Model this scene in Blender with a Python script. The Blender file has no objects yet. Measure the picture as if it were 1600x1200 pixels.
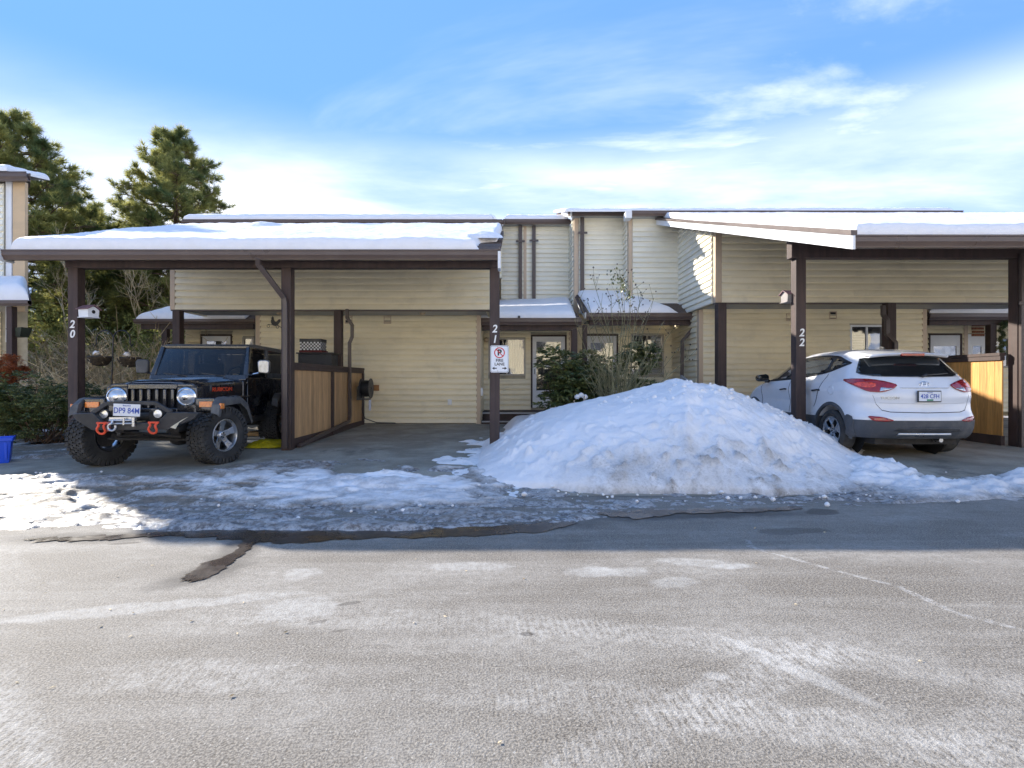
import bpy, math, random
import numpy as np
from mathutils import Vector, Matrix
from mathutils.bvhtree import BVHTree
random.seed(7)
C = bpy.context.scene.collection
R = math.radians
# ------------------------------------------------------------------ camera, sky, sun
F = 820.0           # focal length in photo pixels (photo 1600 wide)
EYE = 1.32
cd = bpy.data.cameras.new('camera'); cam = bpy.data.objects.new('camera', cd); C.objects.link(cam)
cam.location = (0, 0, EYE); cam.rotation_euler = (R(90), 0, 0)
cd.sensor_width = 36; cd.lens = F/1600*36; cd.shift_y = -5/1600
cd.clip_start = .05; cd.clip_end = 2000
bpy.context.scene.camera = cam
SUN = Vector((-1.42, 1.0, .82)).normalized()      # towards the sun
sl = bpy.data.lights.new('sun', 'SUN'); so = bpy.data.objects.new('sun', sl); C.objects.link(so)
sl.energy = 2.0; sl.angle = R(.53); sl.color = (1, .93, .82)
so.rotation_euler = SUN.to_track_quat('Z', 'Y').to_euler()
W = bpy.data.worlds.new('World'); bpy.context.scene.world = W; W.use_nodes = True
nt = W.node_tree; N = nt.nodes; L = nt.links; N.clear()
def nn(t, **k):
    n = N.new(t)
    for a, b in k.items(): setattr(n, a, b)
    return n
sky = nn('ShaderNodeTexSky', sky_type='NISHITA', sun_disc=False)
sky.sun_elevation = math.asin(SUN.z); sky.sun_rotation = math.atan2(SUN.x, SUN.y)
sky.air_density = 1.0; sky.dust_density = 0.0; sky.ozone_density = 1.6; sky.altitude = 100
tc = nn('ShaderNodeTexCoord')
sep = nn('ShaderNodeSeparateXYZ'); L.new(tc.outputs['Generated'], sep.inputs[0])
def mth(op, a, b=None, c=None, clamp=False):
    m = nn('ShaderNodeMath', operation=op, use_clamp=clamp)
    for i, v in enumerate((a, b, c)):
        if v is None: continue
        if isinstance(v, (int, float)): m.inputs[i].default_value = v
        else: L.new(v, m.inputs[i])
    return m.outputs[0]
zc = mth('MAXIMUM', sep.outputs['Z'], .0)
zz = mth('ADD', zc, .10)
comb = nn('ShaderNodeCombineXYZ')
L.new(mth('DIVIDE', sep.outputs['X'], zz), comb.inputs[0]); L.new(mth('DIVIDE', sep.outputs['Y'], zz), comb.inputs[1])
def cloud(scale, sx, sy, rot, lo, hi, off, det=9, rough=.58, dist=.4):
    mp = nn('ShaderNodeMapping'); L.new(comb.outputs[0], mp.inputs[0])
    mp.inputs['Scale'].default_value = (sx, sy, 1); mp.inputs['Rotation'].default_value = (0, 0, R(rot)); mp.inputs['Location'].default_value = off
    no = nn('ShaderNodeTexNoise'); L.new(mp.outputs[0], no.inputs['Vector'])
    no.inputs['Scale'].default_value = scale; no.inputs['Detail'].default_value = det; no.inputs['Roughness'].default_value = rough; no.inputs['Distortion'].default_value = dist
    r = nn('ShaderNodeMapRange', interpolation_type='SMOOTHSTEP'); L.new(no.outputs[0], r.inputs[0])
    r.inputs[1].default_value = lo; r.inputs[2].default_value = hi
    return r.outputs[0]
wisps = cloud(1.1, .5, 1.25, 8, .52, .74, (3.1, 1.7, 0))
streak = cloud(.55, .35, 1.3, -14, .50, .80, (8.0, 2.2, 0), 7, .6, .9)
bank = cloud(.8, .35, .8, 4, .34, .62, (1.2, 7.7, 0), 8, .55, .3)
# a bank of thin white cloud low over the roofs
low = nn('ShaderNodeMapRange', interpolation_type='SMOOTHSTEP'); L.new(zc, low.inputs[0])
low.inputs[1].default_value = .45; low.inputs[2].default_value = .27; low.inputs[3].default_value = 0; low.inputs[4].default_value = 1
side = nn('ShaderNodeMapRange', interpolation_type='SMOOTHSTEP'); L.new(sep.outputs['X'], side.inputs[0])
for i_, v_ in ((1, -.75), (2, -.30), (3, .35), (4, 1)): side.inputs[i_].default_value = v_
lowb = mth('MULTIPLY', mth('MULTIPLY', low.outputs[0], side.outputs[0]), mth('ADD', mth('MULTIPLY', bank, .70), .14))
cl = mth('MAXIMUM', mth('MULTIPLY', wisps, .42), mth('MULTIPLY', streak, .30))
cl = mth('MAXIMUM', cl, lowb, clamp=True)
mix = nn('ShaderNodeMix', data_type='RGBA'); L.new(cl, mix.inputs[0])
tint = nn('ShaderNodeMix', data_type='RGBA', blend_type='MULTIPLY'); tint.inputs[0].default_value = 1
# soften the bright side of the sky: c / (1 + c/k)
ssp = nn('ShaderNodeSeparateXYZ'); L.new(sky.outputs[0], ssp.inputs[0]); dd_ = nn('ShaderNodeCombineXYZ')
for i_, k_ in enumerate((.60, 1.10, 2.15)):      # c / sqrt(1 + (c/k)^2): the film's shoulder on the glow near the sun
    c_ = ssp.outputs[i_]; L.new(mth('DIVIDE', c_, mth('SQRT', mth('ADD', mth('POWER', mth('DIVIDE', c_, k_), 2), 1))), dd_.inputs[i_])
L.new(dd_.outputs[0], tint.inputs[6]); tint.inputs[7].default_value = (.60, .74, .86, 1)
L.new(tint.outputs[2], mix.inputs[6]); mix.inputs[7].default_value = (3.7, 3.5, 3.32, 1)
bg = nn('ShaderNodeBackground'); L.new(mix.outputs[2], bg.inputs[0]); bg.inputs[1].default_value = .14
ow = nn('ShaderNodeOutputWorld'); L.new(bg.outputs[0], ow.inputs[0])
vs = bpy.context.scene.view_settings
vs.view_transform = 'Standard'; vs.look = 'None'; vs.gamma = 1; vs.use_curve_mapping = False; vs.exposure = 2.38
bpy.context.scene.cycles.max_bounces = 8

# ------------------------------------------------------------------ numpy noise
_rng = np.random.RandomState(3)
_P = _rng.rand(256, 256)
def vnoise(x, y):
    xi = np.floor(x).astype(int); yi = np.floor(y).astype(int)
    fx = x-xi; fy = y-yi; fx = fx*fx*(3-2*fx); fy = fy*fy*(3-2*fy)
    a = _P[xi & 255, yi & 255]; b = _P[(xi+1) & 255, yi & 255]; c = _P[xi & 255, (yi+1) & 255]; d = _P[(xi+1) & 255, (yi+1) & 255]
    return (a*(1-fx)+b*fx)*(1-fy)+(c*(1-fx)+d*fx)*fy*1.0
def fbm(x, y, o=4, g=.5):
    s = 0; a = 1; t = 0
    for i in range(o):
        s = s+a*vnoise(x*2**i+17.3*i, y*2**i+9.1*i); t += a; a *= g
    return s/t-.5
def sstep(a, b, x):
    t = np.clip((x-a)/(b-a), 0, 1); return t*t*(3-2*t)

# ------------------------------------------------------------------ materials
class MT:
    def __init__(s, name):
        s.m = bpy.data.materials.new(name); s.m.use_nodes = True
        s.t = s.m.node_tree; s.n = s.t.nodes; s.l = s.t.links
        s.b = s.n['Principled BSDF']; s.tc = s.n.new('ShaderNodeTexCoord')
    def node(s, t, **k):
        n = s.n.new(t)
        for a, b in k.items(): setattr(n, a, b)
        return n
    def math(s, op, a, b=None, clamp=False):
        m = s.node('ShaderNodeMath', operation=op, use_clamp=clamp)
        for i, v in enumerate((a, b)):
            if v is None: continue
            if isinstance(v, (int, float)): m.inputs[i].default_value = v
            else: s.l.new(v, m.inputs[i])
        return m.outputs[0]
    def coord(s, scale=(1, 1, 1), rot=0, kind='Object', loc=(0, 0, 0)):
        if kind == 'World':
            g = s.node('ShaderNodeNewGeometry'); src = g.outputs['Position']
        else: src = s.tc.outputs[kind]
        mp = s.node('ShaderNodeMapping'); s.l.new(src, mp.inputs[0])
        mp.inputs['Scale'].default_value = scale; mp.inputs['Rotation'].default_value = (0, 0, rot); mp.inputs['Location'].default_value = loc
        return mp.outputs[0]
    def noise(s, vec, scale, det=4, rough=.55, dist=0, lo=None, hi=None, o1=0, o2=1):
        n = s.node('ShaderNodeTexNoise'); s.l.new(vec, n.inputs['Vector'])
        n.inputs['Scale'].default_value = scale; n.inputs['Detail'].default_value = det
        n.inputs['Roughness'].default_value = rough; n.inputs['Distortion'].default_value = dist
        if lo is None: return n.outputs[0]
        return s.ramp(n.outputs[0], lo, hi, o1, o2)
    def ramp(s, v, lo, hi, o1=0, o2=1):
        r = s.node('ShaderNodeMapRange', interpolation_type='SMOOTHSTEP'); s.l.new(v, r.inputs[0])
        r.inputs[1].default_value = lo; r.inputs[2].default_value = hi; r.inputs[3].default_value = o1; r.inputs[4].default_value = o2
        return r.outputs[0]
    def mix(s, f, a, b, mode='MIX'):
        m = s.node('ShaderNodeMix', data_type='RGBA', blend_type=mode)
        if isinstance(f, (int, float)): m.inputs[0].default_value = f
        else: s.l.new(f, m.inputs[0])
        for i, v in ((6, a), (7, b)):
            if isinstance(v, tuple): m.inputs[i].default_value = (*v, 1)
            else: s.l.new(v, m.inputs[i])
        return m.outputs[2]
    def bump(s, h, strength, dist):
        b = s.node('ShaderNodeBump'); b.inputs['Strength'].default_value = strength; b.inputs['Distance'].default_value = dist
        s.l.new(h, b.inputs['Height']); s.l.new(b.outputs[0], s.b.inputs['Normal']); return b
    def set(s, **k):
        for a, v in k.items():
            i = s.b.inputs[a.replace('_', ' ')]
            if isinstance(v, tuple): i.default_value = (*v, 1)
            elif isinstance(v, (int, float)): i.default_value = v
            else: s.l.new(v, i)
        return s
def M(name, col, rough=.6, metal=0, var=.12, scale=6, bump=0, bscale=60, stretch=(1, 1, 1), dirt=None, dirtamt=.4, coat=0, kind='World'):
    t = MT(name); v = t.coord(stretch, kind=kind)
    n1 = t.noise(v, scale, 6, .6)
    lo = tuple(c*(1-var) for c in col); hi = tuple(min(1, c*(1+var)) for c in col)
    c = t.mix(t.ramp(n1, .3, .7), lo, hi)
    if dirt:
        c = t.mix(t.noise(t.coord((1, 1, 1), kind=kind, loc=(4, 2, 1)), 2.2, 8, .65, .3, .45, .75, 0, dirtamt), c, dirt)
    if 'siding' in name:
        oi = t.node('ShaderNodeObjectInfo'); hv = t.node('ShaderNodeHueSaturation'); t.l.new(c, hv.inputs['Color']); t.l.new(t.math('ADD', t.math('MULTIPLY', oi.outputs['Random'], .09), .94), hv.inputs['Value']); c = hv.outputs[0]
    t.set(Base_Color=c, Roughness=t.ramp(n1, .2, .8, max(0, rough-.08), min(1, rough+.08)), Metallic=metal)
    if coat: t.set(Coat_Weight=coat, Coat_Roughness=.05)
    if bump: t.bump(t.noise(v, bscale, 4, .6), bump, .004)
    return t.m
def srgb(r, g, b):
    f = lambda c: (c/255/12.92) if c <= 10 else ((c/255+.055)/1.055)**2.4
    return (f(r), f(g), f(b))
m_siding = M('cream_vinyl_siding', (.89, .79, .56), .42, var=.04, scale=1.2, bump=.25, bscale=14, stretch=(1, 1, 6), dirt=(.42, .38, .28), dirtamt=.22)
m_siding_w = M('pale_vinyl_siding', (.88, .84, .70), .42, var=.04, scale=1.2, bump=.25, bscale=14, stretch=(1, 1, 6), dirt=(.5, .47, .38), dirtamt=.18)
m_back = M('wall_backing', (.40, .36, .27), .8)
m_trim = M('tan_corner_trim', (.56, .43, .30), .45, var=.05, scale=2)
m_brown = M('brown_stained_wood', (.058, .036, .031), .65, var=.3, scale=3, bump=.5, bscale=40, stretch=(4, 4, .5), dirt=(.12, .09, .08), dirtamt=.3)
m_gutter = M('brown_painted_metal_gutter', (.105, .074, .062), .33, var=.08, scale=2, dirt=(.16, .13, .11), dirtamt=.3)
m_pipe = M('dark_brown_downspout', (.075, .055, .050), .35, var=.08, scale=2)
m_white = M('white_painted_metal', (.78, .79, .80), .4, var=.04, scale=3, dirt=(.5, .48, .45), dirtamt=.25)
m_whitep = M('white_number_paint', (.85, .84, .80), .45, var=.03)
m_soffit = M('grey_soffit_panel', (.42, .42, .41), .6, var=.06, scale=2)
m_shingle = M('brown_asphalt_shingle', (.12, .085, .065), .95, var=.45, scale=25, bump=.8, bscale=120)
m_frame = M('window_frame_vinyl', (.45, .41, .35), .4, var=.04)
m_doorw = M('white_door_paint', (.74, .75, .76), .4, var=.03)
m_blackm = M('black_metal', (.02, .02, .022), .4, var=.2)
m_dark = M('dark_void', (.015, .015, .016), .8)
def glass(name, tint, alpha, rough=.03, refl=.06, fm=1.1):
    t = MT(name)
    t.set(Base_Color=tint, Roughness=rough, Specular_IOR_Level=.9 if fm > 1 else .0)
    tr = t.node('ShaderNodeBsdfTransparent'); tr.inputs[0].default_value = (*[min(1, .75+c) for c in tint], 1)
    fr = t.node('ShaderNodeFresnel'); fr.inputs[0].default_value = 1.55
    gl = t.node('ShaderNodeBsdfGlossy'); gl.inputs['Roughness'].default_value = rough
    n = t.noise(t.coord((1, 1, 1), kind='World'), 1.7, 2)
    bp = t.node('ShaderNodeBump'); bp.inputs['Strength'].default_value = .25; bp.inputs['Distance'].default_value = .02
    t.l.new(n, bp.inputs['Height']); t.l.new(bp.outputs[0], gl.inputs['Normal'])
    m1 = t.node('ShaderNodeMixShader'); m1.inputs[0].default_value = alpha
    t.l.new(tr.outputs[0], m1.inputs[1]); t.l.new(t.b.outputs[0], m1.inputs[2])
    m2 = t.node('ShaderNodeMixShader'); f2 = t.math('ADD', t.math('MULTIPLY', fr.outputs[0], fm), refl, clamp=True); t.l.new(f2, m2.inputs[0])
    t.l.new(m1.outputs[0], m2.inputs[1]); t.l.new(gl.outputs[0], m2.inputs[2])
    t.l.new(m2.outputs[0], t.n['Material Output'].inputs['Surface'])
    return t.m
m_glass = glass('house_window_glass', (.05, .055, .06), .30, refl=.16)
m_carglass = glass('tinted_car_glass', (.01, .012, .014), .55, refl=-.01, fm=.5)
m_curtain = M('pale_curtain', (.55, .55, .50), .9, var=.1, scale=3, stretch=(8, 8, .4))

# ------------------------------------------------------------------ mesh building
class MB:
    def __init__(s): s.v = []; s.f = []; s.m = []
    def add(s, vs, fs, mi=0):
        o = len(s.v); s.v += [tuple(map(float, p)) for p in vs]; s.f += [tuple(i+o for i in f) for f in fs]; s.m += [mi]*len(fs); return s
    def box(s, x0, x1, y0, y1, z0, z1, mi=0):
        v = [(x, y, z) for z in (z0, z1) for y in (y0, y1) for x in (x0, x1)]
        return s.add(v, [(0, 2, 3, 1), (4, 5, 7, 6), (0, 1, 5, 4), (2, 6, 7, 3), (0, 4, 6, 2), (1, 3, 7, 5)], mi)
    def obox(s, c, ax, hx, ay, hy, az, hz, mi=0):
        c = Vector(c); ax = Vector(ax).normalized()*hx; ay = Vector(ay).normalized()*hy; az = Vector(az).normalized()*hz
        v = [c+i*ax+j*ay+k*az for k in (-1, 1) for j in (-1, 1) for i in (-1, 1)]
        return s.add(v, [(0, 2, 3, 1), (4, 5, 7, 6), (0, 1, 5, 4), (2, 6, 7, 3), (0, 4, 6, 2), (1, 3, 7, 5)], mi)
    def beam(s, a, b, w, h, up=(0, 0, 1), mi=0):
        a = Vector(a); b = Vector(b); d = (b-a); l = d.length; d.normalize(); r = d.cross(Vector(up))
        if r.length < 1e-4: r = d.cross(Vector((0, 1, 0)))
        r.normalize(); u = r.cross(d)
        return s.obox((a+b)/2, d, l/2, r, w/2, u, h/2, mi)
    def prism(s, poly, fn, a, b, mi=0):
        """poly: 2-D outline, fn(u,v,t) -> xyz, extruded from t=a to t=b"""
        n = len(poly); v = [fn(p[0], p[1], a) for p in poly]+[fn(p[0], p[1], b) for p in poly]
        fs = [tuple(range(n))[::-1], tuple(range(n, 2*n))]+[(i, (i+1) % n, n+(i+1) % n, n+i) for i in range(n)]
        return s.add(v, fs, mi)
    def tube(s, pts, r, n=8, mi=0, cap=True):
        pts = [Vector(p) for p in pts]; rr = r if isinstance(r, (list, tuple)) else [r]*len(pts)
        v = []; f = []; up = Vector((0, 0, 1)); prev = None
        for i, p in enumerate(pts):
            d = (pts[min(i+1, len(pts)-1)]-pts[max(i-1, 0)]).normalized()
            if prev is None:
                a = d.cross(up)
                if a.length < .05: a = d.cross(Vector((0, 1, 0)))
            else: a = prev-d*prev.dot(d)
            a.normalize(); prev = a; b = d.cross(a)
            for k in range(n):
                t = 2*math.pi*k/n; v.append(p+(a*math.cos(t)+b*math.sin(t))*rr[i])
        for i in range(len(pts)-1):
            for k in range(n): f.append((i*n+k, i*n+(k+1) % n, (i+1)*n+(k+1) % n, (i+1)*n+k))
        if cap: f.append(tuple(range(n))[::-1]); f.append(tuple(range((len(pts)-1)*n, len(pts)*n)))
        return s.add(v, f, mi)
    def lathe(s, prof, axis='Z', c=(0, 0, 0), n=24, mi=0, close=False):
        """prof: (radius, height) pairs about the axis"""
        v = []; f = []; m = len(prof)
        for k in range(n):
            t = 2*math.pi*k/n; ct, st = math.cos(t), math.sin(t)
            for r, h in prof:
                p = {'Z': (r*ct, r*st, h), 'X': (h, r*ct, r*st), 'Y': (r*st, h, r*ct)}[axis]
                v.append((p[0]+c[0], p[1]+c[1], p[2]+c[2]))
        for k in range(n):
            k2 = (k+1) % n
            for i in range(m-1): f.append((k*m+i, k2*m+i, k2*m+i+1, k*m+i+1))
            if close: f.append((k*m+m-1, k2*m+m-1, k2*m, k*m))
        return s.add(v, f, mi)
    def grid(s, X, Y, Z, mi=0):
        h, w = X.shape; o = len(s.v)
        s.v += list(map(tuple, np.stack([X.ravel(), Y.ravel(), Z.ravel()], 1).tolist()))
        idx = np.arange(h*w).reshape(h, w)+o
        q = np.stack([idx[:-1, :-1].ravel(), idx[:-1, 1:].ravel(), idx[1:, 1:].ravel(), idx[1:, :-1].ravel()], 1)
        s.f += list(map(tuple, q.tolist())); s.m += [mi]*len(q); return s
    def mesh(s, name, mats, smooth=35, fixn=True):
        me = bpy.data.meshes.new(name); me.from_pydata(s.v, [], s.f)
        for m in (mats if isinstance(mats, (list, tuple)) else [mats]): me.materials.append(m)
        if any(s.m): me.polygons.foreach_set('material_index', s.m)
        if fixn and len(s.f) < 60000:
            import bmesh
            bm = bmesh.new(); bm.from_mesh(me); bmesh.ops.recalc_face_normals(bm, faces=bm.faces); bm.to_mesh(me); bm.free()
        if smooth:
            me.polygons.foreach_set('use_smooth', [True]*len(me.polygons))
            if smooth < 180: me.set_sharp_from_angle(angle=R(smooth))
        me.update(); return me
def wmat(o):
    m = o.matrix_basis.copy()
    if o.parent: m = wmat(o.parent) @ o.matrix_parent_inverse @ m
    return m
def par(o, p, local=False):
    o.parent = p
    if not local: o.matrix_parent_inverse = wmat(p).inverted()
    return o
def tag(o, label=None, cat=None, group=None, kind=None):
    if label: o['label'] = label
    if cat: o['category'] = cat
    if group: o['group'] = group
    if kind: o['kind'] = kind
    return o
def thing(name, loc, label, cat, group=None, rz=0):
    o = bpy.data.objects.new(name, None); C.objects.link(o); o.location = loc; o.rotation_euler = (0, 0, rz)
    o.empty_display_size = .1
    return tag(o, label, cat, group)
def obj(name, mb, mats, parent=None, local=False, smooth=35, bevel=0, fixn=True):
    me = mb if isinstance(mb, bpy.types.Mesh) else mb.mesh(name, mats, smooth, fixn)
    o = bpy.data.objects.new(name, me); C.objects.link(o)
    if parent: par(o, parent, local)
    if bevel:
        b = o.modifiers.new('bevel', 'BEVEL'); b.width = bevel; b.segments = 2; b.limit_method = 'ANGLE'; b.angle_limit = R(40)
    return o
def dup(o, parent=None, loc=None):
    c = o.copy(); C.objects.link(c)
    if parent is not None: c.parent = parent
    if loc is not None: c.location = loc
    for ch in [x for x in C.objects if x.parent == o]: dup(ch, c)
    return c
def text(name, body, size, mat, parent, loc, rot=(R(90), 0, 0), depth=.003, shear=0, sx=1, local=False, bold=0):
    cu = bpy.data.curves.new(name, 'FONT'); cu.body = body; cu.size = size; cu.extrude = depth; cu.shear = shear
    cu.align_x = 'CENTER'; cu.align_y = 'CENTER'; cu.offset = bold; cu.resolution_u = 4
    t = bpy.data.objects.new(name, cu); C.objects.link(t)
    dg = bpy.context.evaluated_depsgraph_get(); me = bpy.data.meshes.new_from_object(t.evaluated_get(dg))
    bpy.data.objects.remove(t); me.name = name; me.materials.clear(); me.materials.append(mat)
    o = bpy.data.objects.new(name, me); C.objects.link(o)
    o.location = loc; o.rotation_euler = rot; o.scale = (sx, 1, 1)
    if parent: par(o, parent, local)
    return o
def PX(px, d): return (px-800)*d/F
def PZ(py, d): return EYE+(595-py)*d/F
# ------------------------------------------------------------------ ground
def gz(X, Y):                      # height of the paved surface
    X = np.asarray(X, float); Y = np.asarray(Y, float)
    g = .10*sstep(5.9, 7.4, Y)+.05*sstep(7.4, 9.2, Y)+.06*sstep(9, 13.4, Y)
    return g+.06*sstep(2.5, 5, X)*sstep(6.2, 8.5, Y)
def gz1(x, y): return float(gz(x, y))
# asphalt with salt bloom, tyre streaks and damp marks
t = MT('salted_asphalt')
v = t.coord(kind='World'); vt = t.coord((.22, 1.5, 1), R(-5), 'World'); vt2 = t.coord((.3, 2.2, 1), R(9), 'World', (3, 5, 0))
speck = t.noise(v, 105, 2, .6); speck2 = t.noise(v, 48, 4, .7)
streak = t.noise(vt, 1.5, 9, .68, .35, .42, .62); streak2 = t.noise(vt2, 1.1, 9, .68, .5, .47, .64)
bloom = t.noise(v, 1.1, 10, .7, .5, .42, .62); fine = t.noise(v, 16, 8, .75, .1, .40, .62)
salt = t.math('ADD', t.math('MULTIPLY', streak, .40), t.math('ADD', t.math('MULTIPLY', bloom, .26), t.math('MULTIPLY', streak2, .22)))
salt = t.math('MULTIPLY', salt, t.math('ADD', t.math('MULTIPLY', fine, .55), .5))
# broken tread prints along the wheel tracks
wv = t.node('ShaderNodeTexWave', wave_type='BANDS', bands_direction='X'); t.l.new(t.coord((1, 1, 1), R(-5), 'World'), wv.inputs[0])
wv.inputs['Scale'].default_value = 8.5; wv.inputs['Distortion'].default_value = 4.5; wv.inputs['Detail'].default_value = 4; wv.inputs['Detail Scale'].default_value = 2.5
sepy = t.node('ShaderNodeSeparateXYZ'); t.l.new(t.coord((1, 1, 1), R(-4), 'World'), sepy.inputs[0])
bands = t.math('ABSOLUTE', t.math('SINE', t.math('MULTIPLY', t.math('ADD', sepy.outputs[1], t.math('MULTIPLY', t.noise(vt, .8, 3), .5)), 3.6)))
tread = t.math('MULTIPLY', t.math('MULTIPLY', t.ramp(wv.outputs[0], .35, .7), t.ramp(bands, .82, .97)), t.noise(v, .5, 4, .5, 0, .42, .62))
salt = t.math('ADD', salt, t.math('MULTIPLY', tread, .13))
dampn = t.noise(t.coord((.5, 1, 1), 0, 'World', (7, 3, 0)), .9, 9, .7, .3, .60, .70)
far = t.ramp(t.noise(v, .35, 3), .3, .7)
base = t.mix(t.ramp(speck, .38, .62), (.085, .070, .053), (.30, .262, .212))
base = t.mix(t.ramp(speck2, .3, .7), t.mix(.34, base, (.04, .032, .025)), t.mix(.14, base, (.45, .43, .39)))
chip = t.noise(v, 70, 2, .5, 0, .66, .72)
c = t.mix(t.math('MULTIPLY', salt, .64, clamp=True), base, (.47, .443, .398))
c = t.mix(t.math('MULTIPLY', chip, .5), c, (.62, .6, .55))
# dried salt pools and dark drips: marks with a shape of their own
def blob(x, y, rx, ry, rot, edge=.25):
    d = t.node('ShaderNodeVectorMath', operation='LENGTH')
    nz = t.node('ShaderNodeVectorMath', operation='ADD')
    nn_ = t.node('ShaderNodeTexNoise'); t.l.new(v, nn_.inputs['Vector']); nn_.inputs['Scale'].default_value = 6; nn_.inputs['Detail'].default_value = 6
    mp = t.node('ShaderNodeMapping', vector_type='TEXTURE'); g = t.node('ShaderNodeNewGeometry')
    sc = t.node('ShaderNodeVectorMath', operation='SCALE'); sc.inputs[3].default_value = min(rx, ry)*1.3
    sb = t.node('ShaderNodeVectorMath', operation='SUBTRACT'); t.l.new(nn_.outputs['Color'], sb.inputs[0]); sb.inputs[1].default_value = (.5, .5, .5)
    t.l.new(sb.outputs[0], sc.inputs[0]); t.l.new(g.outputs['Position'], nz.inputs[0]); t.l.new(sc.outputs[0], nz.inputs[1]); t.l.new(nz.outputs[0], mp.inputs[0])
    mp.inputs['Location'].default_value = (x, y, 0); mp.inputs['Rotation'].default_value = (0, 0, rot); mp.inputs['Scale'].default_value = (rx, ry, 1e3)
    t.l.new(mp.outputs[0], d.inputs[0]); return d.outputs['Value']
def P0(px, py): d = EYE*F/(py-595); return PX(px, d), d
for px, py, rx, ry, rot in ((472, 895, .13, .13, .2), (468, 950, .22, .16, 0), (735, 885, .32, .09, 0), (965, 893, .24, .1, 0), (1100, 880, .36, .10, -.2), (1055, 910, .18, .09, .1), (1120, 1056, .06, .035, 0), (925, 893, .2, .1, .1), (220, 950, .9, .08, .25), (1240, 1045, .38, .06, -.95), (1145, 885, .12, .06, 0)):
    x, y = P0(px, py); d = blob(x, y, rx, ry, rot)
    ring = t.math('MULTIPLY', t.ramp(d, 1.15, .7), .26)
    c = t.mix(t.math('MULTIPLY', ring, t.math('ADD', t.math('MULTIPLY', fine, .5), .6)), c, (.62, .61, .58))
for px, py, rx, ry, rot, a in ((823, 991, .045, .022, 0, .8), (545, 943, .07, .025, .4, .55), (497, 972, .06, .02, .5, .5), (1285, 800, .20, .12, .2, .6), (1240, 830, .35, .1, .1, .45), (530, 985, .05, .015, .3, .4), (870, 640+205, .3, .06, 0, .2), (195, 849, .12, .03, .2, .7)):
    x, y = P0(px, py); d = blob(x, y, rx, ry, rot)
    c = t.mix(t.math('MULTIPLY', t.ramp(d, 1.1, .8), a), c, (.05, .04, .032))
# curved tyre tracks printed in the salt
for cx, cy, rad_, w_, a_ in ((6.0, -6.5, 10.1, .12, .55), (6.0, -6.5, 9.5, .10, .4), (-1.5, -8.0, 10.35, .14, .6), (-1.5, -8.0, 10.95, .12, .55), (-7.5, -1.2, 6.3, .11, .5), (5.2, 6.6, 5.0, .10, .4), (-3.4, .2, 2.35, .10, .6)):
    dn = t.node('ShaderNodeVectorMath', operation='DISTANCE'); g_ = t.node('ShaderNodeNewGeometry'); t.l.new(g_.outputs['Position'], dn.inputs[0]); dn.inputs[1].default_value = (cx, cy, 0)
    wob = t.math('MULTIPLY', t.math('SUBTRACT', t.noise(v, 3.5, 6), .5), .14)
    dd2 = t.math('ABSOLUTE', t.math('ADD', t.math('SUBTRACT', dn.outputs['Value'], rad_), wob))
    q = t.math('MULTIPLY', t.ramp(dd2, w_*1.25, w_*.6), t.math('ADD', t.math('MULTIPLY', fine, .7), t.math('MULTIPLY', t.ramp(wv.outputs[0], .4, .7), .35)))
    c = t.mix(t.math('MULTIPLY', q, t.math('MULTIPLY', t.noise(v, .45, 4, .5, 0, .40, .60), a_*.70)), c, (.60, .575, .53))
# a meandering pale salt line
pl = [(1168, 845), (1175, 855), (1210, 865), (1300, 890), (1400, 915), (1500, 960), (1600, 985)]
lin = None
for (ax, ay), (bx, by) in zip(pl[:-1], pl[1:]):
    x0, y0 = P0(ax, ay); x1, y1 = P0(bx, by); d = blob((x0+x1)/2, (y0+y1)/2, math.hypot(x1-x0, y1-y0)/2+.06, .028, math.atan2(y1-y0, x1-x0))
    q = t.ramp(d, 1.2, .6); lin = q if lin is None else t.math('MAXIMUM', lin, q)
c = t.mix(t.math('MULTIPLY', t.math('MULTIPLY', lin, fine), .42), c, (.65, .64, .62))
wetl = None
for (ax, ay), (bx, by) in (((20, 842), (300, 836)), ((300, 836), (620, 832)), ((620, 832), (920, 818)), ((392, 835), (345, 890)), ((345, 890), (285, 906)), ((900, 812), (1260, 800))):
    x0, y0 = P0(ax, ay); x1, y1 = P0(bx, by); d = blob((x0+x1)/2, (y0+y1)/2, math.hypot(x1-x0, y1-y0)/2+.25, .17, math.atan2(y1-y0, x1-x0)); q = t.ramp(d, 1.25, .35); wetl = q if wetl is None else t.math('MAXIMUM', wetl, q)
c = t.mix(t.math('MULTIPLY', wetl, .74), c, (.06, .052, .045))
c = t.mix(t.math('MULTIPLY', dampn, .12), c, (.06, .052, .045))
t.set(Base_Color=c, Roughness=t.ramp(speck2, .2, .8, .75, .95))
hb = t.math('ADD', t.math('MULTIPLY', speck, 1.0), t.math('MULTIPLY', speck2, .8))
t.bump(hb, .5, .008)
m_asphalt = t.m
# concrete-like driveway surface under the carports
t = MT('driveway_asphalt'); v = t.coord(kind='World')
c = t.mix(t.noise(v, 1.4, 8, .65, .3, .35, .7), (.27, .24, .185), (.46, .415, .33))
c = t.mix(t.noise(v, 90, 3, .6, 0, .35, .7, 0, .35), c, (.10, .09, .08))
c = t.mix(t.noise(t.coord(kind='World', loc=(3, 1, 0)), .8, 7, .7, .2, .55, .68, 0, .6), c, (.07, .062, .055))
t.set(Base_Color=c, Roughness=.85); t.bump(t.noise(v, 140, 4, .65), .5, .004); m_drive = t.m
t = MT('snowy_soil'); v = t.coord(kind='World')
c = t.mix(t.noise(v, 1.2, 9, .7, .3, .42, .58), (.16, .12, .08), (.72, .74, .78)); t.set(Base_Color=c, Roughness=.9)
t.bump(t.noise(v, 9, 7, .7), .8, .05); m_soil = t.m

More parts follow.
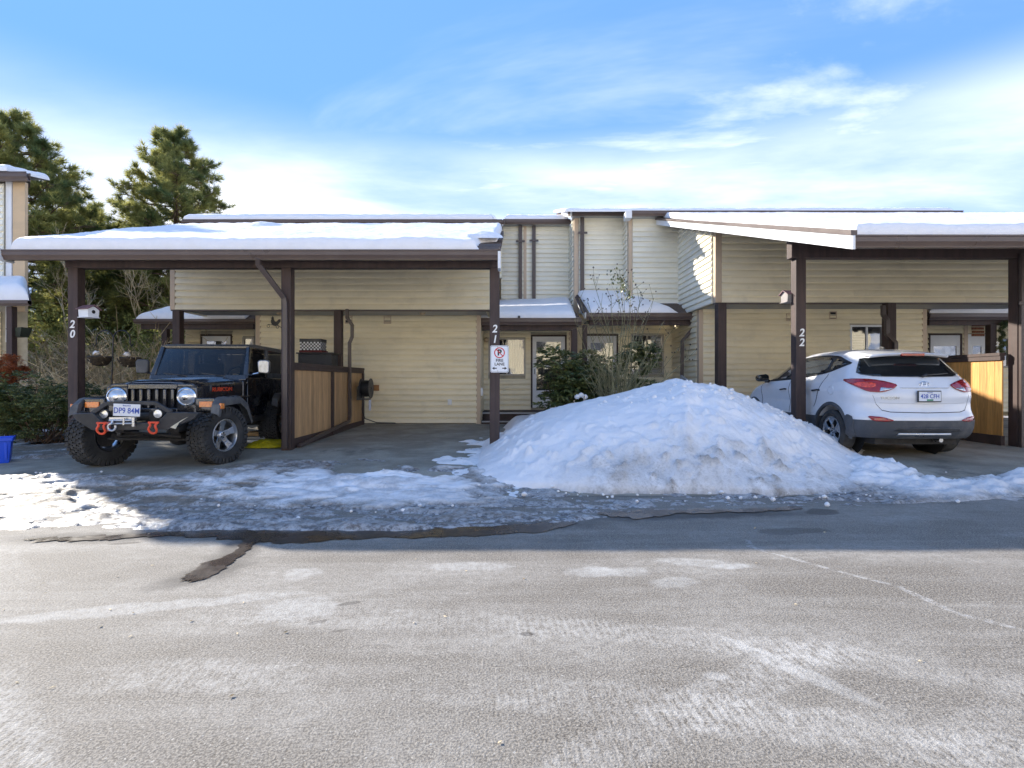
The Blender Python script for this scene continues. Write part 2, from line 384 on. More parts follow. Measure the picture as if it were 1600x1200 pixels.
def sheet(name, x0, x1, y0, y1, nx, ny, fz, mat, **k):
    X, Y = np.meshgrid(np.linspace(x0, x1, nx), np.linspace(y0, y1, ny)); Z = fz(X, Y)
    return tag(obj(name, MB().grid(X, Y, Z), mat, smooth=180, fixn=False), **k)
obj_ground = sheet('ground', -400, 400, -300, 500, 9, 9, lambda X, Y: X*0-.06, m_soil, kind='structure')
sheet('road', -40, 45, -9, 6.05, 2, 2, lambda X, Y: X*0, m_asphalt, kind='structure')
sheet('driveway', -8.6, 14, 6.0, 15.6, 60, 60, lambda X, Y: gz(X, Y)+.004, m_drive, kind='structure')
sheet('garden_bed', -40, -8.5, 6.0, 40, 90, 90, lambda X, Y: gz(-3*np.ones_like(X), np.minimum(Y, 12))+.02+.12*fbm(X*.8, Y*.8, 4)+.05, m_soil, kind='structure')

# snow materials
def snowmat(name, dirt=0.0, attr=False, tint=(.93, .905, .89)):
    t = MT(name); v = t.coord(kind='World')
    c = t.mix(t.noise(v, 5, 8, .6, 0, .3, .7), tuple(x*.95 for x in tint), tint)
    if attr:
        a = t.node('ShaderNodeAttribute'); a.attribute_name = 'dirt'
        sp = t.noise(v, 34, 8, .75, .4, .47, .62)
        f = t.math('MULTIPLY', a.outputs['Fac'], t.math('ADD', t.math('MULTIPLY', sp, .85), .15), clamp=True)
        c = t.mix(t.math('MULTIPLY', t.math('MULTIPLY', a.outputs['Fac'], t.noise(v, 3.2, 8, .7, .3, .28, .55)), 1.15, clamp=True), c, (.25, .205, .155))
        c = t.mix(f, c, (.14, .11, .08))
        w = t.node('ShaderNodeAttribute'); w.attribute_name = 'wet'
        c = t.mix(w.outputs['Fac'], c, t.mix(t.noise(v, 20, 8, .7, .3, .38, .62), (.11, .10, .095), (.46, .46, .46)))
        rg = t.ramp(w.outputs['Fac'], 0, 1, .6, .28); t.set(Roughness=rg)
    else:
        if dirt: c = t.mix(t.noise(v, 12, 8, .7, .2, .56, .72, 0, dirt), c, (.25, .22, .19))
        t.set(Roughness=.6)
    t.set(Base_Color=c, Subsurface_Weight=.0, Specular_IOR_Level=.35)
    b1 = t.noise(v, 22, 8, .7); b2 = t.noise(v, 150, 3, .6)
    t.bump(t.math('ADD', b1, t.math('MULTIPLY', b2, .3)), .55, .018)
    return t.m
m_snow = snowmat('roof_snow'); m_snowg = snowmat('trodden_snow', attr=True)

def setattr_(o, name, arr):
    a = o.data.attributes.new(name, 'FLOAT', 'POINT'); a.data.foreach_set('value', np.ascontiguousarray(arr.ravel(), dtype=np.float32))
# packed snow and ice between road and driveways
X, Y = np.meshgrid(np.arange(-12.5, 12.5, .028), np.arange(4.1, 9.4, .026))
edge = np.interp(X, [-12.5, -6, -4.4, -2.6, -1.1, .55, 1.3, 2.5, 3.4, 4.9, 6.0, 12.5], [4.25, 4.42, 4.5, 4.55, 4.48, 4.72, 5.15, 5.35, 5.45, 5.7, 5.9, 6.1])
edge = edge+.22*fbm(X*1.3, Y*0+3, 4)+.05*fbm(X*7, Y*7, 3)
back = np.interp(X, [-12.5, -8, -6.5, -4.2, -3.6, -2.0, -1.2, -.3, 0, 4.9, 5.4, 12.5], [7.2, 6.3, 7.0, 7.2, 8.4, 8.3, 7.3, 7.7, 9.2, 9.4, 7.0, 7.2])
back = back+.7*fbm(X*1.1+5, Y*1.1, 4)
inb = sstep(0, .18, Y-edge)*sstep(0, .45, back-Y)
n1 = fbm(X*.9, Y*1.5, 5); n2 = fbm(X*5+31, Y*6, 5, .6); n3 = fbm(X*16, Y*16, 3); ruts = np.abs(fbm(X*.8+40, Y*3.2+11, 4))
left = 1-sstep(-1.0, .3, X); rightb = sstep(3.6, 5.0, X)
T = .024+.085*n1+.06*n2+.026*n3-.035*np.exp(-(ruts/.05)**2)
# heaped lumps along the left, a ploughed bank on the right
T += left*.055*sstep(5.0, 6.2, Y)*(1-sstep(6.6, 7.6, Y))+.05*left*sstep(-6, -9, X)
T += rightb*(.065*sstep(.1, .6, Y-edge)*(1+2.2*n2+1.4*n1))
mid = sstep(.3, 1.0, X)*(1-sstep(4.0, 5.0, X)); T -= mid*.012
T -= .10*np.exp(-(((X+2.0)/.42)**2+((Y-7.2)/.55)**2)**2)    # bare strip behind the drain
T -= .09*np.exp(-(((X+1.15)/.5)**2+((Y-6.95)/.22)**2)**1.5)
T += .05*np.exp(-(((X+1.75)/.55)**2+((Y-6.55)/.42)**2)**3)
T = np.where(inb > 0, T*inb, 0)-.045*(1-inb)
G = gz(X, Y)
in2 = sstep(7.95, 8.15, Y+.25*fbm(X*2, Y*2, 4))*sstep(-6.95, -7.25, X+.5*fbm(X*2+3, Y*2, 4))
T = np.where(in2 > .02, in2*(.06+.10*n1+.05*n2)-.05*(1-in2), T)
Z = G+.004+T
m_ = MB().grid(X, Y, Z)
ice = tag(obj('packed_snow', m_, m_snowg, smooth=180, fixn=False), 'packed snow and slush lying between the road and the driveways', 'snow', kind='stuff')
lit = 1-sstep(-5.2, -2.5, X)
dirt = np.clip((1.0+.9*lit)*sstep(.45, 0, T/.16)*(.65+2.2*np.abs(n1))+.35*(1-sstep(0, .9, Y-edge)), 0, 1)*(.55+.45*sstep(0, 1, 1-rightb))
wet = np.clip(sstep(.035, .0, T)*1.0+.35*(1-sstep(.05, .5, Y-edge)), 0, 1)
wet = np.clip(wet+.85*mid*(1-sstep(.5, 1.2, Y-edge))*sstep(-.25, .15, n2+.2), 0, 1)*(1-.55*lit)*(1-.75*rightb)
wet = np.clip(wet+.42*left*(1-lit)*sstep(-.10, .16, n2+1.3*n1)+.40*left*lit*sstep(.02, .2, n2+n1), 0, 1)
dirt = np.clip(dirt+lit*(.62+.9*sstep(-.05, .2, fbm(X*1.6+12, Y*3.5, 5))), 0, 1)
setattr_(ice, 'dirt', dirt); setattr_(ice, 'wet', wet)

# the big ploughed heap
X, Y = np.meshgrid(np.arange(-1.3, 6.2, .022), np.arange(5.75, 11.2, .022))
Xe = np.where(X > 0, X*np.clip(8.45/Y, 1, 1.5)**.95, X)
prof = np.interp(Xe, [-1.3, -.5, -.2, .15, .5, .95, 1.38, 2.05, 2.45, 2.77, 3.05, 3.28, 3.69, 4.0, 4.3, 4.75, 5.1, 5.45, 5.8, 6.2], [0, .03, .18, .42, .62, .74, .82, .96, 1.07, 1.19, 1.10, 1.09, .93, .80, .66, .42, .22, .07, 0, -.05])
yf = np.interp(X, [-1.3, -.4, 1, 3, 4.6, 5.6, 6.2], [7.3, 6.45, 6.1, 6.0, 6.1, 6.4, 6.9])+.16*fbm(X*1.7, X*0+4, 4)
u = np.clip((Y-yf)/(8.45-yf), 0, 1)
front = np.where(u < .16, .30*(u/.16)**.6, .30+.70*np.sin(np.clip((u-.16)/.84, 0, 1)*math.pi/2)**1.0)
bk = 1-.85*sstep(8.9, 11.0, Y)
a1 = fbm(X*1.6, Y*1.6, 4); a2 = fbm(X*5, Y*5, 4, .6); a3 = fbm(X*17+3, Y*17, 4, .65); a4 = np.maximum(0, fbm(X*9+70, Y*9, 3)-.05); a5 = np.maximum(0, fbm(X*3.3+20, Y*3.3, 3)-.02)
H = prof*front*bk
rough = .20+.8*sstep(.75, .15, u)+.5*sstep(.12, .3, fbm(X*1.1+9, Y*1.1+2, 3)+.15)
H = H+(.12*a1+.06*a2*rough+.022*a3*rough+.20*a4*rough+.17*a5*rough)*sstep(.02, .25, H)
H = H+.07*fbm(X*2.7+60, Y*2.7, 4)*sstep(.35, .05, H)
H = H-.05*sstep(.05, 0, H)-.03*(H < .01)
Z = gz(X, Y)+.02+H
pile = obj('snow_pile', MB().grid(X, Y, Z), m_snowg, smooth=180, fixn=False)
tag(pile, 'big ploughed heap of snow with a dirty broken foot between the two carports', 'snow pile')
d_ = np.clip(sstep(.55, .1, u)*(.25+1.6*np.maximum(0, fbm(X*2.4+1, Y*2.4, 5))+1.2*a4*1.4)*sstep(.0, 3.2, X)**.5+.5*np.maximum(0, a3)*sstep(.1, 3, X)*sstep(.8, .2, u)+.15*np.maximum(0, fbm(X*3+8, Y*3, 4)), 0, 1)
setattr_(pile, 'dirt', np.clip(d_*.42*(1+1.2*sstep(.35, .05, u)), 0, 1)); setattr_(pile, 'wet', np.clip(.55*sstep(.06, .0, H)*sstep(.0, 1.5, X), 0, 1))
# loose snow chunks at the foot
ch = MB(); rr = random.Random(5)
def lump(mb, x, y, z, s, r):
    v = []; 
    for i in range(4):
        th = math.pi*(i+.5)/4
        for k in range(7):
            ph = 2*math.pi*k/7; q = s*(.7+.5*r.random())
            v.append((x+q*math.sin(th)*math.cos(ph), y+q*math.sin(th)*math.sin(ph), z+q*.75*math.cos(th)))
    f = [(i*7+k, i*7+(k+1) % 7, (i+1)*7+(k+1) % 7, (i+1)*7+k) for i in range(3) for k in range(7)]+[tuple(range(7)), tuple(range(21, 28))]
    mb.add(v, f)
for i in range(60):
    x = rr.uniform(-.6, 4.9); yb = float(np.interp(x, [-1.3, -.4, 1, 3, 4.6, 5.6, 6.4], [7.3, 6.35, 6.0, 5.95, 6.05, 6.2, 6.5]))
    y = yb+rr.gauss(-.05, .12)-abs(rr.gauss(0, .12)); s = abs(rr.gauss(.004, .013))+.004
    lump(ch, x, y, gz1(x, y)+.03+s*.3, s, rr)
for i in range(120):
    x = rr.uniform(-11, 12); y = rr.uniform(4.9, 7.2) if x < 0 else rr.uniform(6.0, 7.0)
    s = abs(rr.gauss(.004, .010))+.003; lump(ch, x, y, gz1(x, y)+.025, s, rr)
for i in range(90):   # crumbs on the crest
    x = rr.uniform(1.2, 4.8); y = rr.uniform(7.6, 8.6); ix = int((x+1.3)/.022); iy = int((y-5.75)/.022); s = abs(rr.gauss(.014, .014))+.008
    lump(ch, x, y, float(Z[iy, ix])+s*.2, s, rr)
tag(obj('snow_crumbs', ch, m_snow, smooth=60, fixn=False), 'loose crumbs of snow scattered over the heap and the slush', 'snow', kind='stuff')

# melt water: thin dark sheets with ragged edges
t = MT('melt_water_on_asphalt'); v = t.coord(kind='World')
t.set(Base_Color=t.mix(t.noise(v, 60, 4, .6, 0, .35, .7), (.035, .024, .016), (.075, .054, .040)), Roughness=t.noise(v, 3, 4, .6, 0, .3, .7, .12, .42), Specular_IOR_Level=.55)
t.bump(t.noise(v, 130, 3, .6), .25, .003); m_melt = t.m
def ragged(pts, amp, seed, z=.006, sub=14):
    r = random.Random(seed); out = []; n = len(pts)
    for i in range(n):
        a, b = pts[i], pts[(i+1) % n]
        for k in range(sub):
            q = k/sub; x = a[0]+(b[0]-a[0])*q; y = a[1]+(b[1]-a[1])*q
            w = amp*(.6*math.sin(i*3.1+q*9+seed)+.8*(r.random()-.5)+.5*math.sin(q*23+i))
            out.append((x+w*.6, y+w, z))
    return out
pud = MB()
import mathutils.geometry as mg
def fillpoly(mb, pts):
    tri = mg.tessellate_polygon([[Vector(p) for p in pts]]); mb.add(pts, [tuple(x) for x in tri])
A = [P0(x, y) for x, y in ((383, 828), (402, 832), (398, 850), (385, 862), (362, 880), (345, 893), (322, 905), (300, 910), (284, 906), (292, 898), (308, 890), (318, 880), (345, 873), (368, 862), (378, 848))]
fillpoly(pud, ragged(A, .022, 2, .005))
Bp = [P0(x, y) for x, y in ((40, 843), (150, 838), (300, 830), (420, 826), (600, 826), (800, 822), (890, 812), (902, 818), (850, 832), (700, 840), (560, 842), (460, 850), (400, 848), (330, 841), (250, 838), (150, 845), (60, 847))]
fillpoly(pud, ragged(Bp, .03, 5, .007))
Cp = [P0(x, y) for x, y in ((930, 800), (1050, 797), (1180, 796), (1250, 792), (1255, 796), (1180, 801), (1060, 803), (1000, 812), (940, 806))]
fillpoly(pud, ragged(Cp, .03, 8, .009))
tag(obj('meltwater', pud, m_melt, smooth=0), kind='structure')
# ------------------------------------------------------------------ siding walls
EXP = .146
_bc = {}; rb_ = random.Random(4)
def board_mesh(Lg, mat, h=EXP):
    k = (round(Lg, 3), mat.name, round(h, 3))
    if k not in _bc:
        # two-step lap profile: a slanted face, a lip at the foot, a crease half way up
        pr = [(0, 0), (-.040, 0), (-.044, .006), (-.042, h*.25), (-.034, h*.50), (-.022, h*.74), (-.005, h*.86), (-.003, h), (0, h)]
        _bc[k] = MB().prism(pr, lambda u, w, t: (t, u, w), 0, Lg).mesh('siding_board', mat, 30)
    return _bc[k]
def wall(name, root, p0, p1, z0, z1, mat=None, openings=(), thick=.12, boards=True, h=EXP, phase=0):
    """a wall from p0 to p1 (looking at its face, left to right) with its own siding boards"""
    mat = mat or m_siding
    p0 = Vector((*p0, 0)); p1 = Vector((*p1, 0)); d = p1-p0; Lg = d.length; a = math.atan2(d.y, d.x)
    b = MB(); xs = sorted({0, Lg}|{o[0] for o in openings}|{o[1] for o in openings}); zs = sorted({z0, z1}|{o[2] for o in openings}|{o[3] for o in openings})
    xs = [x for x in xs if 0 <= x <= Lg]; zs = [z for z in zs if z0 <= z <= z1]
    for i in range(len(xs)-1):
        for j in range(len(zs)-1):
            cx = (xs[i]+xs[i+1])/2; cz = (zs[j]+zs[j+1])/2
            if any(o[0] < cx < o[1] and o[2] < cz < o[3] for o in openings): continue
            b.box(xs[i], xs[i+1], 0, thick, zs[j], zs[j+1])
    w = obj(name, b, m_back, smooth=0); w.location = (p0.x, p0.y, 0); w.rotation_euler = (0, 0, a)
    if root: par(w, root)
    if boards:
        z = z0-phase
        while z < z1-.02:
            za = max(z, z0); hh = min(h, z1-z)
            segs = [(0.0, Lg)]
            for o in openings:
                if o[2] < z+hh-.04 and o[3] > z+.04:
                    new = []
                    for s0, s1 in segs:
                        if o[1] <= s0 or o[0] >= s1: new.append((s0, s1)); continue
                        if o[0] > s0+.02: new.append((s0, o[0]))
                        if o[1] < s1-.02: new.append((o[1], s1))
                    segs = new
            cut_ = []
            for s0, s1 in segs:
                if s1-s0 > 3.4 and rb_.random() < .8: m_ = s0+(s1-s0)*rb_.uniform(.25, .75); cut_ += [(s0, m_-.001), (m_+.001, s1)]
                else: cut_.append((s0, s1))
            segs = cut_
            for s0, s1 in segs:
                o_ = bpy.data.objects.new('siding_board', board_mesh(s1-s0, mat, hh)); C.objects.link(o_)
                o_.parent = w; o_.location = (s0, -.003, z)
            z += h
    return w
def local_box(root, w0, name, x0, x1, y0, y1, z0, z1, mat, bevel=.004):
    """a box in a wall's own axes (x along, -y out)"""
    o = obj(name, MB().box(x0, x1, y0, y1, z0, z1), mat, bevel=bevel); o.location = w0.location; o.rotation_euler = w0.rotation_euler
    par(o, root); return o
def sub_box(parent, w0, name, x0, x1, y0, y1, z0, z1, mat, bevel=.003):
    o = obj(name, MB().box(x0, x1, y0, y1, z0, z1), mat, bevel=bevel); o.location = w0.location; o.rotation_euler = w0.rotation_euler
    par(o, parent); return o
def window(root, w0, x0, x1, z0, z1, slider=True, blinds=None, curtain=True, fm=None, name='window'):
    fm = fm or m_frame; f = MB(); g = .045
    for a in ((x0, x1, z0, z0+g), (x0, x1, z1-g, z1), (x0, x0+g, z0+g, z1-g), (x1-g, x1, z0+g, z1-g)): f.box(a[0], a[1], -.045, .09, a[2], a[3])
    if slider: xm = (x0+x1)/2; f.box(xm-.022, xm+.022, -.02, .04, z0+g, z1-g)
    w = obj(name, f, fm, bevel=.003); w.location = w0.location; w.rotation_euler = w0.rotation_euler; par(w, root)
    parts = [(x0+g, (x0+x1)/2-.022), ((x0+x1)/2+.022, x1-g)] if slider else [(x0+g, x1-g)]
    for i, (a, b) in enumerate(parts): sub_box(w, w0, 'pane', a, b, .005+.015*i, .011+.015*i, z0+g, z1-g, m_glass, 0)
    if blinds is not None:
        for a, b in parts:
            z = z1-g-.03
            sl_ = MB()
            while z > z0+g+.02: sl_.obox(((a+b)/2, .055, z), (1, 0, 0), (b-a)/2-.01, (0, .8, .6), .018, (0, -.6, .8), .0012); z -= .042
            o = obj('blind', sl_, m_doorw, smooth=0); o.location = w0.location; o.rotation_euler = w0.rotation_euler; par(o, w)
    if curtain:
        xs = np.linspace(x0+g, x1-g, 60); X, Z = np.meshgrid(xs, np.array([z0+g, z1-g])); Y = .10+.02*np.sin(X*44)+X*0
        keep = curtain if isinstance(curtain, tuple) else (0, 1)
        Xc = x0+g+(X-x0-g)*(keep[1]-keep[0])+(x1-x0)*keep[0]
        o = obj('curtain', MB().grid(Xc, Y, Z), m_curtain, smooth=180, fixn=False); o.location = w0.location; o.rotation_euler = w0.rotation_euler; par(o, w)
    # dark room behind
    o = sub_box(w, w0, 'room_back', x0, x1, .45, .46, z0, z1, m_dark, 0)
    return w
def door(root, w0, x0, x1, z0, z1, glassz=None, mat=None, frame=None, handle=True):
    mat = mat or m_doorw; fr = frame or m_brown
    f = MB(); g = .05
    f.box(x0-g, x0, -.05, .06, z0, z1+g).box(x1, x1+g, -.05, .06, z0, z1+g).box(x0, x1, -.05, .06, z1, z1+g)
    d = MB(); st = .11; gz0, gz1_ = glassz or (z0+.9, z1-.14)
    d.box(x0, x0+st, -.03, .02, z0, z1).box(x1-st, x1, -.03, .02, z0, z1).box(x0+st, x1-st, -.03, .02, z0, gz0).box(x0+st, x1-st, -.03, .02, gz1_, z1)
    dd = obj('door', d, mat, bevel=.003); dd.location = w0.location; dd.rotation_euler = w0.rotation_euler; par(dd, root)
    df = obj('door_frame', f, fr, bevel=.003); df.location = w0.location; df.rotation_euler = w0.rotation_euler; par(df, dd)
    zm = (gz0+gz1_)/2
    sub_box(dd, w0, 'pane', x0+st, x1-st, -.012, -.006, gz0, gz1_, m_glass, 0)
    sub_box(dd, w0, 'glazing_bar', x0+st, x1-st, -.024, -.013, zm-.015, zm+.015, mat)
    sub_box(dd, w0, 'inner_door', x0+.02, x1-.02, .06, .10, z0, z1-.02, m_curtain)
    if handle:
        h = MB(); h.tube([(x0+.055, -.03, z0+.95), (x0+.055, -.07, z0+.97), (x0+.055, -.07, z0+1.07), (x0+.055, -.03, z0+1.09)], .008, 6)
        o = obj('handle', h, m_blackm); o.location = w0.location; o.rotation_euler = w0.rotation_euler; par(o, dd)
    return dd
def gutter(root, x0, x1, y, z0, z1, depth=.12, name='gutter', mat=None):
    """an ogee-fronted gutter running along x, front face at y"""
    h = z1-z0
    pr = [(0, h), (.0, h*.86), (.012, h*.83), (.012, h*.45), (.045, h*.16), (.050, 0), (depth, 0), (depth, h), (depth-.01, h), (depth-.01, .02), (.06, .02), (.055, h*.2), (.024, h*.47), (.018, h)]
    return obj(name, MB().prism(pr, lambda u, w, t: (t, y+u, z0+w), x0, x1), mat or m_gutter, root, smooth=30)
def post(root, x, y, z0, z1, w=.16, name='post', d=None):
    d = d or w
    return obj(name, MB().box(x-w/2, x+w/2, y-d/2, y+d/2, z0, z1), m_brown, root, bevel=.008)
def pipe(root, pts, r=.035, name='downspout', mat=None, straps=()):
    m = MB()
    for a, b in zip(pts[:-1], pts[1:]):
        d = (Vector(b)-Vector(a)).normalized(); m.beam(Vector(a)-d*.012, Vector(b)+d*.012, r*2, r*1.6, up=(0, 1, 0) if abs(d.z) > .5 else (0, 0, 1))
    o = obj(name, m, mat or m_pipe, root, bevel=.008)
    for s in straps:
        k = MB().box(s[0]-r*2.6, s[0]+r*2.6, s[1]-r*1.3, s[1]-r*.9, s[2]-.03, s[2]+.03); obj('pipe_strap', k, mat or m_pipe, o, bevel=.005)
    return o
def roof_snow(name, label, corners, T, group, seed=0, R_=.14, res=.05, cut=None, amp=.03, mat=None, low=None):
    """snow lying on a sloping quad: corners = near-left, near-right, far-right, far-left"""
    A, B_, C_, D = [np.array(c, float) for c in corners]
    w = max(np.linalg.norm(B_-A), np.linalg.norm(C_-D)); l = max(np.linalg.norm(D-A), np.linalg.norm(C_-B_))
    def sp(n, L_, R2):   # finer near the rim
        k = max(6, int(L_/res)); e = R2*(1-np.cos(np.linspace(0, math.pi/2, 9)))[:-1]/L_
        return np.concatenate([e, np.linspace(R2/L_, 1-R2/L_, k), (1-e)[::-1]])
    U, V = np.meshgrid(sp(0, w, R_), sp(0, l, R_))
    P = (1-U)[..., None]*(1-V)[..., None]*A+U[..., None]*(1-V)[..., None]*B_+U[..., None]*V[..., None]*C_+(1-U)[..., None]*V[..., None]*D
    e = np.minimum(np.minimum(U, 1-U)*w, np.minimum(V, 1-V)*l)
    q = np.clip(e/R_, 0, 1); rim = np.sqrt(np.clip(1-(1-q)**2, 0, 1))
    n = fbm(P[..., 0]*1.3+seed, P[..., 1]*1.3, 4); n2 = fbm(P[..., 0]*9+seed, P[..., 1]*9, 4, .6)
    th = T*rim*(1+.30*n)+amp*rim*n2
    if cut is not None: th = th*cut(P[..., 0], P[..., 1])-.03*(1-cut(P[..., 0], P[..., 1]))
    P[..., 2] += th+.004
    P[..., 1] += np.where(V < .5, -1, 1)*.02*fbm(P[..., 0]*7, P[..., 2]*5, 3)*(1-q)
    mb = MB().grid(P[..., 0], P[..., 1], P[..., 2])
    # thin skirt down to the roof so the slab has a foot
    return tag(obj(name, mb, mat or m_snow, smooth=180, fixn=False), label, 'snow', group)

# ------------------------------------------------------------------ the row of townhouses
DP, DB, DW, DE = 8.91, 12.2, 13.44, 14.83
SN = 'snow lying on the roofs'
left = thing('townhouse', (-4.2, DW, .2), 'cream sided townhouse behind the left carport numbered 20 and 21', 'townhouse', 'townhouses in the row')
G0 = gz1(-4, 13.3)
# carport back wall (left)
wl = wall('wall', left, (PX(407, DW), DW), (-.9, DW), G0+.03, 3.35)
obj('foundation', MB().box(PX(407, DW), -.9, DW-.01, DW+.1, -.05, G0+.028), M('bare_concrete', (.22, .20, .18), .9, var=.2, bump=.4), left)
obj('corner_trim', MB().box(-.92, -.80, DW-.035, DW+.14, G0, 3.3), m_trim, left, bevel=.004)
obj('corner_trim', MB().box(PX(400, DW), PX(408, DW), DW-.035, DW+.14, G0, 3.3), m_trim, left, bevel=.004)
# side return of that wall towards the entry
wall('wall', left, (-.80, DE), (-.80, DW+.14), .3, 3.3) if False else obj('wall', MB().box(-.90, -.80, DW+.14, DE, .2, 3.3), m_siding, left)
# overhanging upper box front (left)
bzl = PZ(484, DB)
wbl = wall('wall', left, (PX(275, DB), DB), (PX(765, DB), DB), bzl, 4.72, h=.150)
obj('fascia_trim', MB().box(PX(268, DB), PX(765, DB)+.02, DB-.03, DB+.12, bzl-.03, bzl-.001), m_pipe, left)
obj('corner_trim', MB().box(PX(267, DB), PX(274.5, DB), DB-.035, DB+.14, bzl, 4.72), m_trim, left, bevel=.004)
obj('wall', MB().box(PX(267, DB), PX(267, DB)+.1, DB+.145, DE+1.0, bzl, 4.7), m_siding, left)
obj('wall', MB().box(PX(765, DB)-.1, PX(765, DB), DB+.125, DE, bzl, 4.6), m_siding, left)
obj('soffit', MB().box(PX(268, DB)+.12, PX(765, DB)-.12, DB+.125, DW-.03, bzl+.02, bzl+.05), m_soffit, left)
# entry wall, left of the row (behind the black vehicle)
e20 = wall('wall', left, (PX(290, DE), DE), (PX(398, DE), DE), .25, 3.1, openings=[(.44, 1.34, .5, 2.63), (1.62, 1.95, 1.2, 2.55)])
door(left, e20, .49, 1.29, .5, 2.58); window(left, e20, 1.62, 1.95, 1.2, 2.55, slider=False)
# upper storey A (left)
uz = PZ(352, 16.75)
LX0 = PX(292, 15.2)
wall('wall', left, (LX0, 15.2), (-.3, 15.2), 4.3, 5.80)
obj('corner_trim', MB().box(LX0-.13, LX0+.0, 15.165, 15.3, 4.3, 5.80), m_trim, left)
mid = thing('townhouse', (.6, DE, .55), 'middle townhouse with a white storm door behind the dark green bush', 'townhouse', 'townhouses in the row')
DA = 16.75
ua = wall('wall', mid, (PX(783, DA), DA), (PX(890, DA), DA), 3.2, PZ(352, DA), m_siding_w)
obj('corner_trim', MB().box(PX(818, DA), PX(822.5, DA), DA-.05, DA, 3.2, PZ(352, DA)), m_trim, mid)
uzB = 15.54
ret = wall('wall', mid, (PX(890, DA), DA), (PX(897, uzB), uzB+.13), 3.3, PZ(338, uzB), m_siding_w)
ub = wall('wall', mid, (PX(904, uzB), uzB), (PX(975, uzB), uzB), 3.3, PZ(338, uzB), m_siding_w)
obj('corner_trim', MB().box(PX(897, uzB), PX(903.5, uzB), uzB-.035, uzB+.12, 3.3, PZ(338, uzB)), m_trim, mid)
zc_ = PZ(339, DE)
ret = wall('wall', mid, (PX(975, uzB), uzB), (PX(982, DE), DE+.13), 3.3, zc_, m_siding_w)
uc = wall('wall', mid, (PX(988, DE), DE), (PX(1066, DE), DE), 3.35, zc_, m_siding_w)
obj('corner_trim', MB().box(PX(982, DE), PX(987.5, DE), DE-.035, DE+.12, 3.35, zc_), m_trim, mid)
pipe(mid, [(PX(813, DA), DA-.1, PZ(352, DA)), (PX(813, DA), DA-.1, 3.5)], .055, straps=[(PX(813, DA), DA-.1, PZ(379, DA))])
pipe(mid, [(PX(834, DA), DA-.1, PZ(352, DA)), (PX(834, DA), DA-.1, 3.5)], .055, straps=[(PX(834, DA), DA-.1, PZ(378, DA))])
pipe(mid, [(PX(909, uzB), uzB-.1, PZ(338, uzB)), (PX(909, uzB), uzB-.1, 3.5)], .055, straps=[(PX(909, uzB), uzB-.1, PZ(366, uzB))])
# entry wall of 21
ex0 = -.80; 
def ux(px, d=DE): return PX(px, d)-ex0
e21 = wall('wall', mid, (ex0, DE), (PX(890, DE), DE), .5, 3.15, openings=[(ux(763), ux(821), PZ(587, DE), PZ(528, DE)), (ux(832)-.05, ux(882.5)+.05, .55, PZ(526, DE)+.05)])
window(mid, e21, ux(763), ux(821), PZ(587, DE), PZ(528, DE), curtain=(.52, 1))
d21 = door(mid, e21, ux(832), ux(882.5), .56, PZ(526, DE), glassz=(1.05, 2.42))
obj('wall', MB().box(PX(890, DE), PX(890, DE)+.1, DE-.0, 15.7, .3, 3.2), m_siding, mid)
obj('corner_trim', MB().box(PX(890, DE)-.02, PX(890, DE)+.11, DE-.04, DE-.001, .5, 3.15), m_trim, mid)
D2 = 15.7
def vx(px): return PX(px, D2)-PX(897, D2)
e22 = wall('wall', mid, (PX(897, D2), D2), (PX(1052, D2), D2), .4, 3.2, openings=[(vx(917)-.05, vx(963)+.05, .6, PZ(525, D2)+.05), (vx(985), vx(1037), PZ(585, D2), PZ(522, D2))])
door(mid, e22, vx(917), vx(963), .62, PZ(525, D2), glassz=(1.1, 2.45))
window(mid, e22, vx(985), vx(1037), PZ(585, D2), PZ(522, D2), blinds=True, curtain=False)
# dark sill band and porch floor with pale nosing
pd = thing('porch_step', (.2, 14.2, .2), 'low dark brown entry deck with pale worn edges by the white door', 'steps')
obj('deck', MB().box(-.78, 1.75, 13.75, DE-.03, .44, .50), m_brown, pd)
obj('riser', MB().box(-.78, 1.75, 13.80, 13.86, .1, .44), m_brown, pd)
obj('nosing', MB().box(-.78, 1.35, 13.72, 13.745, .455, .495), m_soffit, pd)
obj('tread', MB().box(-.78, .35, 13.38, 13.74, .26, .30), m_brown, pd)
obj('nosing', MB().box(-.78, .20, 13.355, 13.378, .265, .295), m_soffit, pd)
obj('riser', MB().box(-.78, .35, 13.42, 13.46, .1, .258), m_brown, pd)

right = thing('townhouse', (8, DW, .25), 'cream sided townhouse behind the right carport numbered 22', 'townhouse', 'townhouses in the row')
G1 = gz1(7, 13.3)
bzr = PZ(473, DB); BX = PX(1117, DB)
rtop_ = lambda y: PZ(369.5, 7.2)+(PZ(344, DE)-PZ(369.5, 7.2))/(DE-.06-7.2)*(y-7.2)-.09
wbr = wall('wall', right, (PX(1127, DB), DB), (12.6, DB), bzr, rtop_(DB), h=.155)
obj('corner_trim', MB().box(BX, PX(1127, DB)-.003, DB-.035, DB+.12, bzr, rtop_(DB)), m_trim, right, bevel=.004)
obj('fascia_trim', MB().box(BX, 12.6, DB-.03, DB+.12, bzr-.03, bzr-.001), m_pipe, right)
rk = (PZ(344, DE)-PZ(369.5, 7.2))/(DE-.06-7.2)
def rtop(y): return PZ(369.5, 7.2)+rk*(y-7.2)-.09
cuts = []
zq = rtop(DB)-.30
while zq < 5.8:
    yl = DB+.125+max(0, (zq+.15-rtop(DB+.125))/rk); cuts.append((max(.02, DE-yl), 9, zq, zq+.15)); zq += .15
wall('wall', right, (BX, DE-.0), (BX, DB+.125), bzr, rtop(DE)-.05, m_siding_w, openings=cuts)
